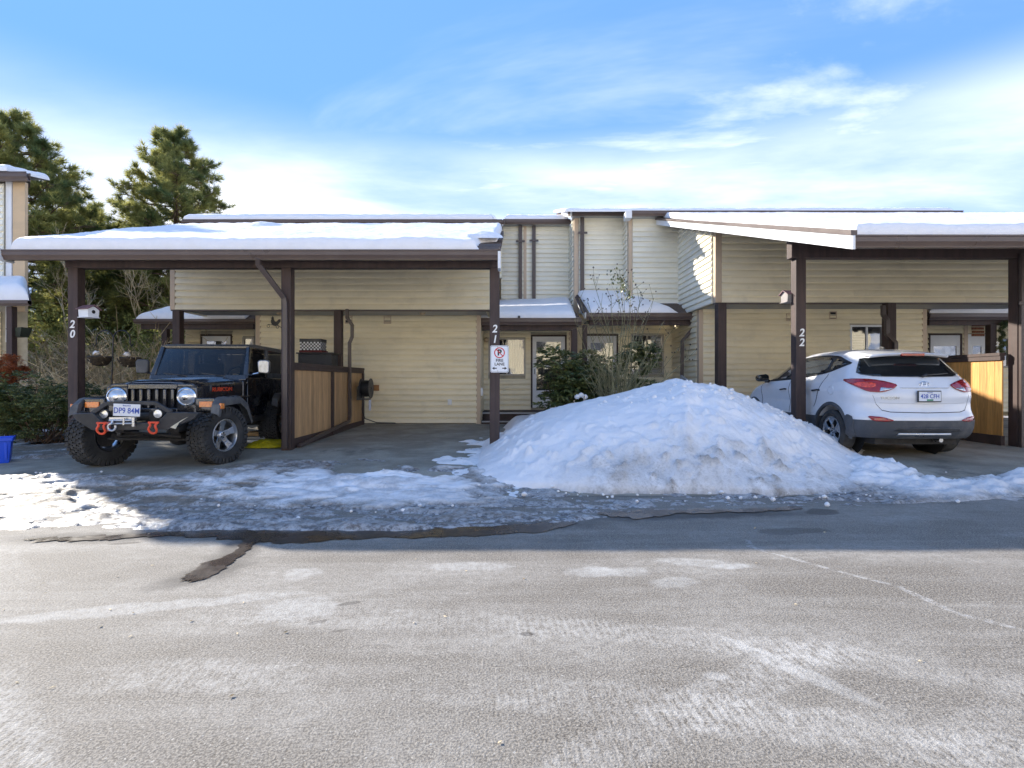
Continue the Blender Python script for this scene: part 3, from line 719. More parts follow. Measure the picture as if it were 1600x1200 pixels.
obj('soffit', MB().box(BX+.12, 12.6, DB+.125, DW-.03, bzr+.02, bzr+.05), m_soffit, right)
WX = PX(1098, DW); wx1 = PX(1440, DW)
def rx(px): return PX(px, DW)-WX
wlr = wall('wall', right, (WX, DW), (wx1, DW), G1+.03, 3.3, openings=[(rx(1327), rx(1381), PZ(574, DW), PZ(508, DW))])
window(right, wlr, rx(1327), rx(1381), PZ(574, DW), PZ(508, DW), blinds=True, curtain=False, fm=m_white)
obj('foundation', MB().box(WX, wx1, DW-.01, DW+.1, -.05, G1+.028), bpy.data.materials['bare_concrete'], right)
obj('corner_trim', MB().box(PX(1091.5, DW), WX-.003, DW-.035, DW+.14, G1, 3.25), m_trim, right, bevel=.004)
obj('corner_trim', MB().box(wx1, PX(1447, DW), DW-.035, DW+.14, G1, 3.3), m_trim, right, bevel=.004)
wall('wall', right, (PX(1091.5, DW)+.02, D2), (PX(1091.5, DW)+.02, DW+.145), .4, 3.3, m_siding)
# far right entry of the next unit
DF = 15.6
def fx(px): return PX(px, DF)-11.0
nxt = thing('townhouse', (13, DF, .3), 'farthest right townhouse with two white doors under a snowy porch roof', 'townhouse', 'townhouses in the row')
e24 = wall('wall', nxt, (11.0, DF), (17.5, DF), .4, 3.4, openings=[(fx(1452)-.05, fx(1499)+.05, .55, PZ(524, DF)+.05), (fx(1513)-.05, fx(1538)+.05, .55, PZ(525, DF)+.05), (fx(1562), fx(1577), PZ(574, DF), PZ(528, DF))])
door(nxt, e24, fx(1452), fx(1499), .55, PZ(524, DF), glassz=(.9, 2.35), frame=m_brown)
door(nxt, e24, fx(1513), fx(1538), .55, PZ(525, DF), glassz=(.9, 2.35), frame=m_white)
window(nxt, e24, fx(1562), fx(1577), PZ(574, DF), PZ(528, DF), slider=False, curtain=False)
obj('corner_trim', MB().box(PX(1501, DF)+.06, PX(1507, DF)+.06, DF-.05, DF-.031, .5, 3.4), m_trim, nxt)
# main roof slabs, eaves and gutters
def shed(root, name, A, B_, C_, D, th=.12, mat=None):
    v = [Vector(p) for p in (A, B_, C_, D)]; w = [p-Vector((0, 0, th)) for p in v]
    return obj(name, MB().add(v+w, [(0, 1, 2, 3), (4, 7, 6, 5), (0, 4, 5, 1), (1, 5, 6, 2), (2, 6, 7, 3), (3, 7, 4, 0)]), mat or m_shingle, root, smooth=0)
def eave(root, xa, xb, y, ztop, zbot, rise=1.4, run=4.5):
    gutter(root, xa, xb, y-.12, zbot, ztop, .12)
    shed(root, 'roof', (xa-.1, y, ztop), (xb+.05, y, ztop), (xb+.05, y+run, ztop+rise), (xa-.1, y+run, ztop+rise))
    obj('soffit', MB().box(xa, xb, y+.005, y+.5, zbot+.01, zbot+.03), m_soffit, root)
eave(left, PX(288, 14.9), PX(785, 14.9), 14.9, PZ(344.5, 14.9), PZ(352, 14.9))
eave(mid, PX(785, 16.5)+.02, PX(891, 16.5), 16.5, PZ(344, 16.5), PZ(351, 16.5), 1.2, 4)
eave(mid, PX(895, 15.3), PX(976, 15.3), 15.3, PZ(331, 15.3), PZ(338, 15.3))
obj('rake_board', MB().add([(PX(876, 17.2), 17.2, PZ(331, 17.2)), (PX(891, 15.3), 15.25, PZ(332, 15.3)), (PX(891, 15.3), 15.25, PZ(341, 15.3)), (PX(878, 17.2), 17.2, PZ(338, 17.2)),
    (PX(876, 17.2)+.05, 17.2, PZ(331, 17.2)), (PX(891, 15.3)+.05, 15.25, PZ(332, 15.3)), (PX(891, 15.3)+.05, 15.25, PZ(341, 15.3)), (PX(878, 17.2)+.05, 17.2, PZ(338, 17.2))], [(0, 1, 2, 3), (7, 6, 5, 4), (0, 4, 5, 1), (1, 5, 6, 2), (2, 6, 7, 3), (3, 7, 4, 0)]), m_white, mid, smooth=0)
eave(mid, PX(986, 14.55), PX(1500, 14.55), 14.55, PZ(331, 14.55), PZ(338.5, 14.55))
obj('rake_board', MB().box(PX(976, 14.55), PX(985.5, 14.55), 14.4, 14.7, PZ(343, 14.55), PZ(333, 14.55)), m_white, mid)
obj('wall', MB().box(BX+.12, 12.6, DE, DE+.12, 3.3, PZ(341, DE)), m_siding, right)
# snow on the main roofs
roof_snow('roof_snow', 'thin snow along the eave of the left upper roof', [(PX(290, 14.95), 14.84, PZ(344, 14.9)), (PX(770, 14.95), 14.84, PZ(344, 14.9)), (PX(770, 14.9), 19, PZ(344, 14.9)+1.25), (PX(290, 14.9), 19, PZ(344, 14.9)+1.25)], .15, SN, 1, res=.1, amp=.06)
roof_snow('roof_snow', 'small patch of snow on the upper eave by the two close downspouts', [(PX(788, 16.5), 16.42, PZ(344, 16.5)), (PX(888, 16.5), 16.42, PZ(344, 16.5)), (PX(888, 16.5), 20, PZ(344, 16.5)+1.1), (PX(788, 16.5), 20, PZ(344, 16.5)+1.1)], .15, SN, 4, res=.08, amp=.06)
roof_snow('roof_snow', 'thin snow on the long upper roof above the right carport', [(PX(880, 15.3), 14.9, PZ(331, 14.9)), (PX(1490, 14.5), 14.5, PZ(331, 14.55)), (PX(1490, 14.5), 19, PZ(331, 14.5)+1.3), (PX(880, 15.3), 19, PZ(331, 14.9)+1.3)], .10, SN, 9, res=.1, amp=.05)

# rear and end walls close the houses
obj('wall', MB().box(-9.2, -.2, 18.6, 18.72, .1, 6.4), m_siding, left); obj('wall', MB().box(LX0-.1, LX0, 15.32, 18.6, .1, 5.8), m_siding, left)
obj('wall', MB().box(-.19, 4.7, 19.2, 19.32, .1, 7.0), m_siding, mid); obj('wall', MB().box(4.72, 17.6, 18.2, 18.32, .1, 6.6), m_siding, right); obj('wall', MB().box(17.6, 17.72, 13.6, 18.3, .1, 6.2), m_siding, right)
shed(nxt, 'roof', (12.4, 14.6, 5.9), (17.8, 14.6, 5.9), (17.8, 19.1, 7.3), (12.4, 19.1, 7.3))
obj('wall', MB().box(12.6, 17.6, DF, DF+.12, 3.4, 6.0), m_siding, nxt)
# porch roofs
def porch(root_label, x0, x1, y, z0, z1, yb, zb, xb0=None, xb1=None, soff=True, rakeL=False):
    r = thing('porch_roof', ((x0+x1)/2, y, z0), root_label, 'roof', 'porch roofs over the front doors')
    gutter(r, x0, x1, y-.11, z0, z1, .11)
    shed(r, 'roof_deck', (x0, y, z1), (x1, y, z1), (x1 if xb1 is None else xb1, yb, zb), (x0 if xb0 is None else xb0, yb, zb), .08)
    obj('fascia_beam', MB().box(x0+.1, x1-.1, y+.05, y+.14, z0-.13, z0+.02), m_brown, r)
    obj('soffit', MB().box(x0+.05, x1-.05, y+.14, min(yb, DE-.05), z0-.02, z0), m_brown, r)
    return r
yp = 13.65
p21 = porch('low porch roof with brown gutter over the middle white door', -.88, PX(908, yp), yp, PZ(508, yp), PZ(497.5, yp), DA-.02, 3.75)
roof_snow('roof_snow', 'smooth blue shaded snow on the porch roof above the middle door', [(-.86, yp-.04, PZ(498, yp)), (PX(900, yp), yp-.04, PZ(498, yp)), (PX(897, 15.5), 16.6, 3.82), (-.5, 16.6, 3.72)], .17, SN, 12, res=.07, R_=.2)
yq = 13.95
p22 = porch('right hand porch roof with bare shingles at its right end', PX(916, yq), PX(1092, yq)-.06, yq, PZ(500, yq), PZ(489.5, yq), DE+.68, 3.86, PX(900, DE+.7), PX(1064, DE))
obj('rake_board', MB().beam((PX(917, yq)-.05, yq-.08, PZ(494, yq)), (PX(903, 15.2), 15.2, 3.62), .04, .16), m_white, p22)
obj('rake_cap', MB().beam((PX(916, yq)-.07, yq-.08, PZ(490, yq)+.02), (PX(902, 15.2)-.02, 15.2, 3.74), .09, .05), m_brown, p22)
def cutr(X, Y): return sstep(0, .35, (PX(1066, yq)-X)-.95*(Y-yq)*.75)
roof_snow('roof_snow', 'snow thinning to bare shingles on the right hand porch roof', [(PX(921, yq), yq-.04, PZ(490, yq)), (PX(1084, yq), yq-.04, PZ(490, yq)), (PX(1062, DE), DE+.6, 3.86), (PX(903, DE+.6), DE+.6, 3.86)], .16, SN, 17, res=.06, R_=.2, cut=cutr)
pipe(p22, [(PX(1090, yq), yq, PZ(500, yq)), (PX(1088, yq), yq+.05, PZ(508, yq)), (PX(1068, yq), yq+.1, PZ(533, yq)), (PX(1067, yq), yq+.1, .6)], .042)
post(p21, PX(898, yp), yp+.1, .3, PZ(508, yp)-.12, .15); post(p22, PX(914.5, yq), yq+.1, .3, PZ(500, yq)-.12, .12)
pipe(p21, [(PX(748, yp)+.02, yp-.02, PZ(508, yp)), (PX(748, yp)+.02, yp-.02, .35)], .04)
y0p = 13.5
p20 = porch('snowy porch roof with brown gutter behind the black off-road vehicle', PX(212, y0p), PX(403, y0p)-.05, y0p, PZ(506, y0p), PZ(499, y0p), 15.4, 3.75, PX(275, y0p), None)
roof_snow('roof_snow', 'shaded snow on the porch roof behind the black off-road vehicle', [(PX(214, y0p), y0p-.04, PZ(499, y0p)), (PX(384, y0p), y0p-.04, PZ(499, y0p)), (PX(380, y0p), 15.3, 3.78), (PX(285, y0p), 15.3, 3.76)], .15, SN, 23, res=.08, R_=.18)
post(p20, PX(255, y0p), y0p+.1, .1, PZ(506, y0p)-.12, .14)
y4 = 14.1
p24 = porch('porch roof with hanging garland over the far right doors', PX(1449, y4), 17.5, y4, PZ(500, y4), PZ(490, y4), 17, 4.3)
roof_snow('roof_snow', 'smooth snow on the porch roof seen beneath the right carport', [(PX(1450, y4), y4-.04, PZ(490, y4)), (17.4, y4-.04, PZ(490, y4)), (17.4, 17, 4.3), (PX(1470, 16), 17, 4.3)], .17, SN, 31, res=.09, R_=.2)
p24post = post(p24, PX(1552.5, y4), y4-.02+.1, .3, PZ(500, y4)-.12, .17)

# ------------------------------------------------------------------ carports
CPL = thing('carport', (-3.75, DP, .15), 'left open carport with brown posts numbered 20 and 21 and a snow covered roof', 'carport', 'carports along the lane')
bz0, bz1 = PZ(420, DP), PZ(386, DP)
for px in (119.8, 450, 773): post(CPL, PX(px, DP), DP, gz1(PX(px, DP), DP)-.02, bz0, .165)
for px in (278.5, 529, 772): post(CPL, PX(px, DB-.12), DB-.12, .1, bzl-.031, .17)
obj('beam', MB().box(PX(108, DP), PX(782, DP)-.002, DP-.085, DP+.085, bz0, bz1), m_brown, CPL, bevel=.008)
GL0, GL1 = PX(12, 8.5), PX(778, 8.5)
ZG0, ZG1 = PZ(404.5, 8.38), PZ(389.5, 8.38)
gutter(CPL, GL0, GL1, 8.38, ZG0, ZG1, .13)
obj('gutter_end', MB().box(GL0-.055, GL0-.002, 8.37, 8.62, ZG0-.02, ZG1+.02), m_white, CPL); obj('gutter_end', MB().box(GL1+.002, GL1+.045, 8.37, 8.62, ZG0-.15, ZG1-.03), m_white, CPL)
shed(CPL, 'roof_deck', (GL0-.03, 8.5, ZG1+.01), (GL1+.02, 8.5, ZG1+.01), (GL1+.02, 13.0, ZG1+1.62), (GL0-.03, 13.0, ZG1+1.62), .14)
obj('ceiling', MB().add([(GL0+.1, 8.6, ZG1-.12), (GL1-.1, 8.6, ZG1-.12), (GL1-.1, 12.15, ZG1+1.16), (GL0+.1, 12.15, ZG1+1.16)], [(0, 1, 2, 3)]), m_brown, CPL, smooth=0)
# courses of shingles that show at the bare right end
for i in range(12):
    y = 8.47+i*.145; z = ZG1+.02+(y-8.5)*.36; j = rr.uniform(-.015, .02)
    o = obj('shingle', MB().obox((GL1-.16+j, y+.08, z+.035+.004*i % .01), (1, 0, 0), .19, (0, 1, .36), .10, (0, -.36, 1), .009+.006*rr.random()), m_shingle, CPL, smooth=0)
def cutl(X, Y): return sstep(-.02, .10, (GL1-.20-.10*fbm(Y*4, Y*0+2, 3)-.22*np.exp(-((Y-9.0)/.5)**2))-X+.5*sstep(9.4, 9.9, Y))
roof_snow('roof_snow', 'thick slab of snow along the left carport roof', [(GL0+.10, 8.44, ZG1+.01), (GL1-.06, 8.44, ZG1+.01), (GL1-.02, 12.9, ZG1+1.6), (GL0+.22, 12.9, ZG1+1.6)], .18, SN, 40, res=.045, R_=.09, cut=cutl, amp=.035)
# soft drift standing up near the middle of that roof and the lump at the right end
for (x, y, rx_, ry_, h, lab) in ((PX(408, 11.8), 11.9, .45, .35, .16, 'rounded snow drift on the middle of the left carport roof'), (PX(752, 9.6), 9.7, .33, .3, .12, 'snow lump at the right end of the left carport roof')):
    X, Y = np.meshgrid(np.linspace(-1, 1, 40), np.linspace(-1, 1, 40)); q = np.clip(1-X**2-Y**2, 0, 1)**.6
    zz_ = ZG1+.15+(y+Y*ry_-8.5)*.36+h*q*(1+.3*fbm(X*3, Y*3, 3))-.03
    tag(obj('roof_snow', MB().grid(x+X*rx_*1.2, y+Y*ry_*1.2, zz_), m_snow, smooth=180, fixn=False), lab, 'snow', SN)
# downspouts
pipe(CPL, [(PX(404, 8.45), 8.45, ZG0+.02), (PX(404, 8.5), 8.5, PZ(413, 8.5)), (PX(444, 8.78), 8.78, PZ(466, 8.78)), (PX(446, 8.79), 8.79, PZ(475, 8.79)), (PX(446, 8.79), 8.79, .2)], .040)
pipe(CPL, [(PX(542, 12), 12.02, bzl-.02), (PX(542, 12), 12.02, PZ(496, 12)), (-3.66, 12.02, PZ(508, 12)), (-3.66, 12.02, PZ(526, 12)), (-3.72, 12.02, PZ(536, 12)), (-3.715, 12.02, .50), (-3.70, 11.9, .40), (-3.68, 9.08, gz1(-3.5, 9)+.05)], .036)
# partition fences made of cedar boards
def cedar(name, col):
    t = MT(name); v = t.coord((6, 6, .35), kind='World'); oi = t.node('ShaderNodeObjectInfo')
    c = t.mix(t.noise(v, 5, 7, .6, 1.2, .3, .7), tuple(x*.62 for x in col), col)
    c = t.mix(t.noise(v, 26, 4, .6, .4, .5, .8, 0, .35), c, tuple(x*.35 for x in col))
    hv = t.node('ShaderNodeHueSaturation'); t.l.new(c, hv.inputs['Color']); t.l.new(t.math('ADD', t.math('MULTIPLY', oi.outputs['Random'], .35), .82), hv.inputs['Value'])
    t.set(Base_Color=hv.outputs[0], Roughness=.6); t.bump(t.noise(v, 22, 5, .6), .4, .003); return t.m
m_cedar = cedar('weathered_cedar', (.60, .37, .18)); m_cedar2 = cedar('golden_cedar', (.74, .38, .11))
def fence(label, X, y0, y1, zb, zt, mat, bw, face, posts=()):
    f = thing('partition_fence', (X, y0, zb), label, 'fence', 'cedar partition fences inside the carports')
    n = int(round((y1-y0)/bw)); bw = (y1-y0)/n
    me = MB().box(-.011, .011, .0025, bw-.0025, zb+.17, zt-.06).mesh('fence_board', mat, 0)
    for i in range(n):
        o = bpy.data.objects.new('fence_board', me); C.objects.link(o); o.location = (X+rr.uniform(-.002, .002), y0+i*bw, 0); par(o, f)
    obj('top_rail', MB().box(X-.055, X+.055, y0, y1, zt-.055, zt), m_brown, f, bevel=.005)
    obj('top_rail', MB().box(X-.03*face-.005, X+.045*face, y0, y1, zt-.13, zt-.057) if face > 0 else MB().box(X-.045, X+.035, y0, y1, zt-.13, zt-.057), m_brown, f, bevel=.004)
    obj('kick_board', MB().box(X-.035, X+.035, y0, y1, zb-.02, zb+.168), m_brown, f, bevel=.005)
    for y in posts: obj('fence_post', MB().box(X-.05, X+.05, y-.05, y+.05, zb-.02, zt-.131), m_brown, f)
    return f
FZ = gz1(-3.6, 11)
fence('weathered cedar board partition beside the black off-road vehicle', -3.79, 9.0, 13.3, gz1(-3.6, 9.4), PZ(566, 9.0), m_cedar, .125, 1, posts=(11.0, 13.25))
# second board layer is what stands beside the kick board
fence('golden cedar board partition to the right of the white car', 8.40, 8.98, 13.3, gz1(8.4, 9), PZ(551, 8.98), m_cedar2, .145, -1, posts=(11.2,))

CPR = thing('carport', (8.2, DP, .2), 'right open carport with the post numbered 22 and a white roof edge board', 'carport', 'carports along the lane')
rz0, rz1 = PZ(404.5, DP), PZ(384, DP)
for px in (1247.5, 1590): post(CPR, PX(px, DP), DP, gz1(PX(px, DP), DP)-.02, rz0, .17)
post(CPR, PX(1586, DP)+.23, DP+.05, .1, rz0, .15); 
pipe(CPR, [(PX(1597, 8.78), 8.78, rz0+.05), (PX(1597, 8.78), 8.78, .2)], .035, straps=[(PX(1597, 8.78), 8.78, PZ(474, 8.78))])
post(CPR, PX(1126, DB-.12), DB-.12, .1, bzr-.031, .2); post(CPR, PX(1389, DB-.12), DB-.12, .1, bzr-.031, .2)
pipe(CPR, [(PX(1380, 11.98), 11.98, PZ(478, 12)), (PX(1380, 11.98), 11.98, PZ(492, 12)), (PX(1385, 11.98), 11.96, PZ(500, 12)), (PX(1385, 11.98), 11.96, PZ(522, 12)), (PX(1396, 11.98), 11.92, PZ(536, 12)), (PX(1396, 11.98), 11.92, .4)], .045)
obj('beam', MB().box(PX(1233, DP), 13.2, DP-.085, DP+.085, rz0, rz1+.12), m_brown, CPR, bevel=.008)
YR = 7.20; XR0 = PX(1326, YR); XRb = PX(1026, DE-.06)
zr0, zr1 = PZ(388, YR), PZ(369.5, YR)
gutter(CPR, XR0+.03, 14.5, YR-.10, zr0, zr1, .13)
zbk = PZ(344, DE)
slope = (zbk-zr1)/(DE-.06-YR)
shed(CPR, 'roof_deck', (XR0-.02, YR, zr1+.01), (14.5, YR, zr1+.01), (14.5, DE-.06, zbk), (XRb, DE-.06, zbk), .05)
def rake(n, up0, up1, off, th, mat):
    a = Vector((XR0+off, YR-.12, zr1)); b = Vector((XRb+off, DE-.06, zbk)); d = Vector((th, 0, 0))
    v = [a+Vector((0, 0, up0)), b+Vector((0, 0, up0*.72)), b+Vector((0, 0, up1*.72)), a+Vector((0, 0, up1))]; v += [p+d for p in v]
    return obj(n, MB().add(v, [(0, 1, 2, 3), (7, 6, 5, 4), (0, 4, 5, 1), (1, 5, 6, 2), (2, 6, 7, 3), (3, 7, 4, 0)]), mat, CPR, smooth=0)
rake('rake_board', -.045-.16, -.045+.028, -.02, .035, m_white); rake('rake_cap', -.016, .055, -.045, .085, m_gutter)
obj('ceiling', MB().add([(XR0+.1, YR+.1, zr1-.07), (14.4, YR+.1, zr1-.07), (14.4, DB-.05, zr1+slope*(DB-YR)-.1), (XR0-.2, DB-.05, zr1+slope*(DB-YR)-.1)], [(0, 1, 2, 3)]), m_brown, CPR, smooth=0)
roof_snow('roof_snow', 'thick slab of snow along the right carport roof', [(XR0+.07, YR-.05, zr1+.01), (14.4, YR-.05, zr1+.01), (14.4, DE-.2, zbk+.01), (XRb+.14, DE-.2, zbk+.01)], .145, SN, 60, res=.06, R_=.08, amp=.03)
# nail heads of the beam flashing are left as a strip
# ------------------------------------------------------------------ neighbours
nb = thing('townhouse', (-12, 12, .1), 'tan neighbouring townhouse cut off by the left edge of the picture', 'townhouse', 'townhouses in the row')
YN = 12.0; nx = PX(42, YN); zt_ = PZ(286, YN)
obj('wall', MB().prism([(-13.3, YN+.02), (nx, YN+.02), (-13.3, YN+2.2)], lambda u, w, t: (u, w, t), .1, zt_), m_back, nb, smooth=0)
m_tan = M('tan_panel', (.62, .45, .27), .6, var=.05, scale=2, bump=.2, bscale=30, stretch=(1, 1, 3))  # one even tan for the panel and the lower corner trim
obj('wall_panel', MB().box(PX(24, YN), nx+.01, YN-.06, YN+.019, 2.9, zt_), m_tan, nb)
obj('corner_trim', MB().box(PX(14, YN), PX(23, YN), YN-.08, YN+.019, 2.2, zt_), m_white, nb)
wall('wall', nb, (-13.2, YN-.1), (PX(13, YN), YN-.1), 3.1, zt_-.05, m_siding_w)
gutter(nb, -13.4, PX(48, 11.8), 11.68, PZ(284, 11.8), PZ(271, 11.8), .12)
zr_ = PZ(271, 11.8)
obj('roof', MB().add([(-13.4, 11.8, zr_), (PX(48, 11.8), 11.8, zr_), (-13.4, 14.6, zr_+.8), (-13.4, 11.8, zr_-.1), (PX(48, 11.8), 11.8, zr_-.1), (-13.4, 14.6, zr_+.7)], [(0, 1, 2), (5, 4, 3), (0, 3, 4, 1), (1, 4, 5, 2), (2, 5, 3, 0)]), m_shingle, nb, smooth=0)
roof_snow('roof_snow', 'snow on the roof corner at the far left edge', [(-13.4, 11.66, PZ(271, 11.8)), (PX(20, 11.8), 11.66, PZ(271, 11.8)), (PX(4, 11.8), 13, PZ(271, 11.8)+.3), (-13.4, 13, PZ(271, 11.8)+.3)], .16, SN, 77, res=.1)
wall('wall', nb, (-13.2, YN+.01), (PX(22, YN)-.3, YN+.01), .3, 2.9)
obj('corner_trim', MB().box(PX(17, YN), PX(26, YN), YN-.08, YN+.019, .1, 2.19), m_tan, nb)
pN = thing('porch_roof', (-11.5, 10.6, 2.8), 'snow laden porch roof with a brown gutter at the far left edge', 'roof', 'porch roofs over the front doors')
yn = 10.6
gutter(pN, -12.5, PX(49, yn), yn-.1, PZ(478, yn), PZ(470, yn), .11)
shed(pN, 'roof_deck', (-12.5, yn, PZ(470, yn)), (PX(49, yn), yn, PZ(470, yn)), (PX(44, 12), 12, 3.5), (-12.5, 12, 3.5), .08)
roof_snow('roof_snow', 'deep rounded snow on the small porch roof at the far left edge', [(-12.4, yn-.05, PZ(470, yn)), (PX(49, yn), yn-.05, PZ(470, yn)), (PX(46, 12), 11.95, 3.45), (-12.4, 11.95, 3.45)], .30, SN, 81, res=.06, R_=.3)
post(pN, PX(11, yn), yn+.1, .1, PZ(478, yn), .12)
# the row across the lane, behind the photographer (seen in the glass)
op = thing('townhouse', (0, -11, 0), 'cream townhouse row across the lane seen only mirrored in the window glass', 'townhouse')
w_op = obj('wall', MB().box(-22, 26, -11.2, -11, 0, 6.2), m_siding, op)
shed(op, 'roof', (-22.4, -10.6, 6.1), (26.4, -10.6, 6.1), (26.4, -17, 7.6), (-22.4, -17, 7.6))
for i in range(9):
    x = -20+i*5.2
    o = obj('window', MB().box(x, x+1.6, -10.998, -10.93, 3.7, 4.9), m_frame, op); obj('pane', MB().box(x+.1, x+1.5, -10.925, -10.92, 3.8, 4.8), m_glass, o)
    o = obj('garage_door', MB().box(x+1.9, x+4.4, -10.998, -10.95, .1, 2.3), m_doorw, op)
sheet('bounce_snowbank', -30, 34, -11, -4.2, 200, 30, lambda X, Y: .03+.40*np.sin(np.clip((Y+11)/6.8, 0, 1)*math.pi)+.15*fbm(X, Y*2, 4), m_snow, kind='structure')  # unseen snow behind the camera, spread wide to bounce light onto the facades

# ------------------------------------------------------------------ vegetation
def leafmat(name, a, b, scale=2.5, trans=.35, rough=.55, spec=.3):
    t = MT(name); v = t.coord(kind='World')
    c = t.mix(t.noise(v, scale, 5, .6, .2, .36, .64), a, b)
    c = t.mix(t.noise(v, scale*9, 2, .5, 0, .35, .7, 0, .5), c, tuple(x*.55 for x in a))
    t.set(Base_Color=c, Roughness=rough, Specular_IOR_Level=spec)
    tl = t.node('ShaderNodeBsdfTranslucent'); t.l.new(t.mix(.5, c, b), tl.inputs[0])
    ms = t.node('ShaderNodeMixShader'); ms.inputs[0].default_value = trans
    t.l.new(t.b.outputs[0], ms.inputs[1]); t.l.new(tl.outputs[0], ms.inputs[2]); t.l.new(ms.outputs[0], t.n['Material Output'].inputs['Surface'])
    return t.m
m_needle = leafmat('pine_needles', (.065, .12, .05), (.46, .44, .14), 1.3, .5)
m_bark = M('pine_bark', (.16, .105, .07), .9, var=.4, scale=9, bump=1, bscale=25)
m_twig = M('bare_twigs', (.56, .44, .27), .8, var=.45, scale=4)
m_twigr = M('straw_twigs', (.78, .58, .35), .8, var=.4, scale=3)
class Fast:      # triangles by the ten thousand
    def __init__(s): s.T = []
    def tris(s, a): s.T.append(np.asarray(a, np.float32).reshape(-1, 3, 3))
    def obj(s, name, mat, parent=None):
        T = np.concatenate(s.T); n = len(T); me = bpy.data.meshes.new(name)
        me.vertices.add(3*n); me.vertices.foreach_set('co', T.ravel()); me.loops.add(3*n); me.loops.foreach_set('vertex_index', np.arange(3*n, dtype=np.int32))
        me.polygons.add(n); me.polygons.foreach_set('loop_start', np.arange(0, 3*n, 3, dtype=np.int32)); me.polygons.foreach_set('loop_total', np.full(n, 3, dtype=np.int32))
        me.materials.append(mat); me.update(); me.validate()
        o = bpy.data.objects.new(name, me); C.objects.link(o)
        if parent: par(o, parent)
        return o
def unit(a): return a/np.maximum(np.linalg.norm(a, axis=-1, keepdims=True), 1e-9)
def needles(F_, P, D, ln, w, n, rs, spread=.8):
    """n needles at each point P fanning about direction D"""
    P = np.repeat(P, n, 0); D = np.repeat(D, n, 0); m = len(P)
    d = unit(D+rs.normal(0, spread, (m, 3))); s = unit(np.cross(d, rs.normal(0, 1, (m, 3))))
    l = ln*rs.uniform(.6, 1.15, (m, 1)); b = P+d*l*.05
    F_.tris(np.stack([b-s*w/2, b+s*w/2, b+d*l], 1))
def limb(F_, pts, r0, r1):
    pts = np.asarray(pts, float); k = len(pts)
    for i in range(k-1):
        a, b = pts[i], pts[i+1]; d = unit((b-a)[None])[0]; u = unit(np.cross(d, [.3, .7, .2])[None])[0]; v = np.cross(d, u)
        ra = r0+(r1-r0)*i/(k-1); rb = r0+(r1-r0)*(i+1)/(k-1); q = [0, 2.094, 4.189]
        A = [a+(u*math.cos(t)+v*math.sin(t))*ra for t in q]; B = [b+(u*math.cos(t)+v*math.sin(t))*rb for t in q]
        for j in range(3): F_.tris([[A[j], A[(j+1) % 3], B[j]], [B[j], A[(j+1) % 3], B[(j+1) % 3]]])
def pine(label, x, y, z0, h, rad, seed, zlow=.2, lean=0, dens=1.0, ln=.30, group='pines behind the left carport', dim=1):
    rs = np.random.RandomState(seed); root = thing('pine_tree', (x, y, z0), label, 'tree', group)
    tr = MB(); tr.tube([(x, y, z0-.2), (x+lean*.3, y, z0+h*.4), (x+lean, y, z0+h*.97)], [.22, .14, .03], 9); obj('trunk', tr, m_bark, root, smooth=180)
    Br = Fast(); Nd = Fast(); nb_ = int(80*dens)
    for i in range(nb_):
        f = zlow+(1-zlow)*((i+.5)/nb_)**.9; z = z0+h*f; ang = i*2.4+rs.uniform(-.4, .4)
        prof_ = math.sin(min(1, (1-f)/(.58)*1.0)*math.pi/2)**.75*(.72+.28*rs.rand())*(1 if f > .45 else .75+.5*(f-.2))
        r = rad*max(.14, prof_)*(1.0 if rs.rand() > .18 else 1.22)
        tx = x+lean*f; d = np.array([math.cos(ang), math.sin(ang), 0])
        a = np.array([tx, y, z]); b = a+d*r*.55+np.array([0, 0, -.05*r+.1]); c = a+d*r+np.array([0, 0, .12*r+.12+.5*max(0, f-.75)])
        pts = [a, (a+b)/2+rs.normal(0, .05, 3), b, (b+c)/2+rs.normal(0, .06, 3), c]
        limb(Br, pts, .045, .012)
        k = int((7+9*r)*1.0); P = []; Dr = []
        for j in range(k):
            q = .30+.70*(j+.5)/k; p = pts[min(3, int(q*4))]*(1-(q*4) % 1)+pts[min(4, int(q*4)+1)]*((q*4) % 1)
            sd = unit((np.cross(d, [0, 0, 1])*rs.choice([-1, 1])+d*.8+rs.normal(0, .35, 3)+[0, 0, .25])[None])[0]
            e = p+sd*(.22+.38*rs.rand())*min(1, r/1.3)
            limb(Br, [p, e], .012, .006)
            for s_ in (.55, .8, 1.0): P.append(p+(e-p)*s_+rs.normal(0, .04, 3)); Dr.append(sd+[0, 0, .35])
        P = np.array(P); Dr = unit(np.array(Dr))
        needles(Nd, P, Dr, ln, .021, 26, rs, .55)
    Br.obj('branch', m_bark, root)['kind'] = 'stuff'
    Nd.obj('crown', m_needle, root); return root
pine('tall dark pine whose crown stands behind the left carport roof', PX(275, 20), 20, 0, 10.6, 2.35, 11, .10, dens=1.3)
pine('broad pine rising beside the tan neighbouring house at the far left', -16.7, 17.6, 0, 10.0, 2.95, 12, .12, dens=1.3)
pine('lower young pine in the gap between the two tall pines', -15.3, 21, 0, 6.9, 1.9, 13, .1, dens=.8)
pine('shaggy pine seen through the left carport opening', -12.6, 23, 0, 6.6, 2.6, 14, .2, dens=.8)
pine('far pine hidden low behind the broad pine', -19.5, 24, 0, 9.2, 3.0, 15, .1, dens=.8)
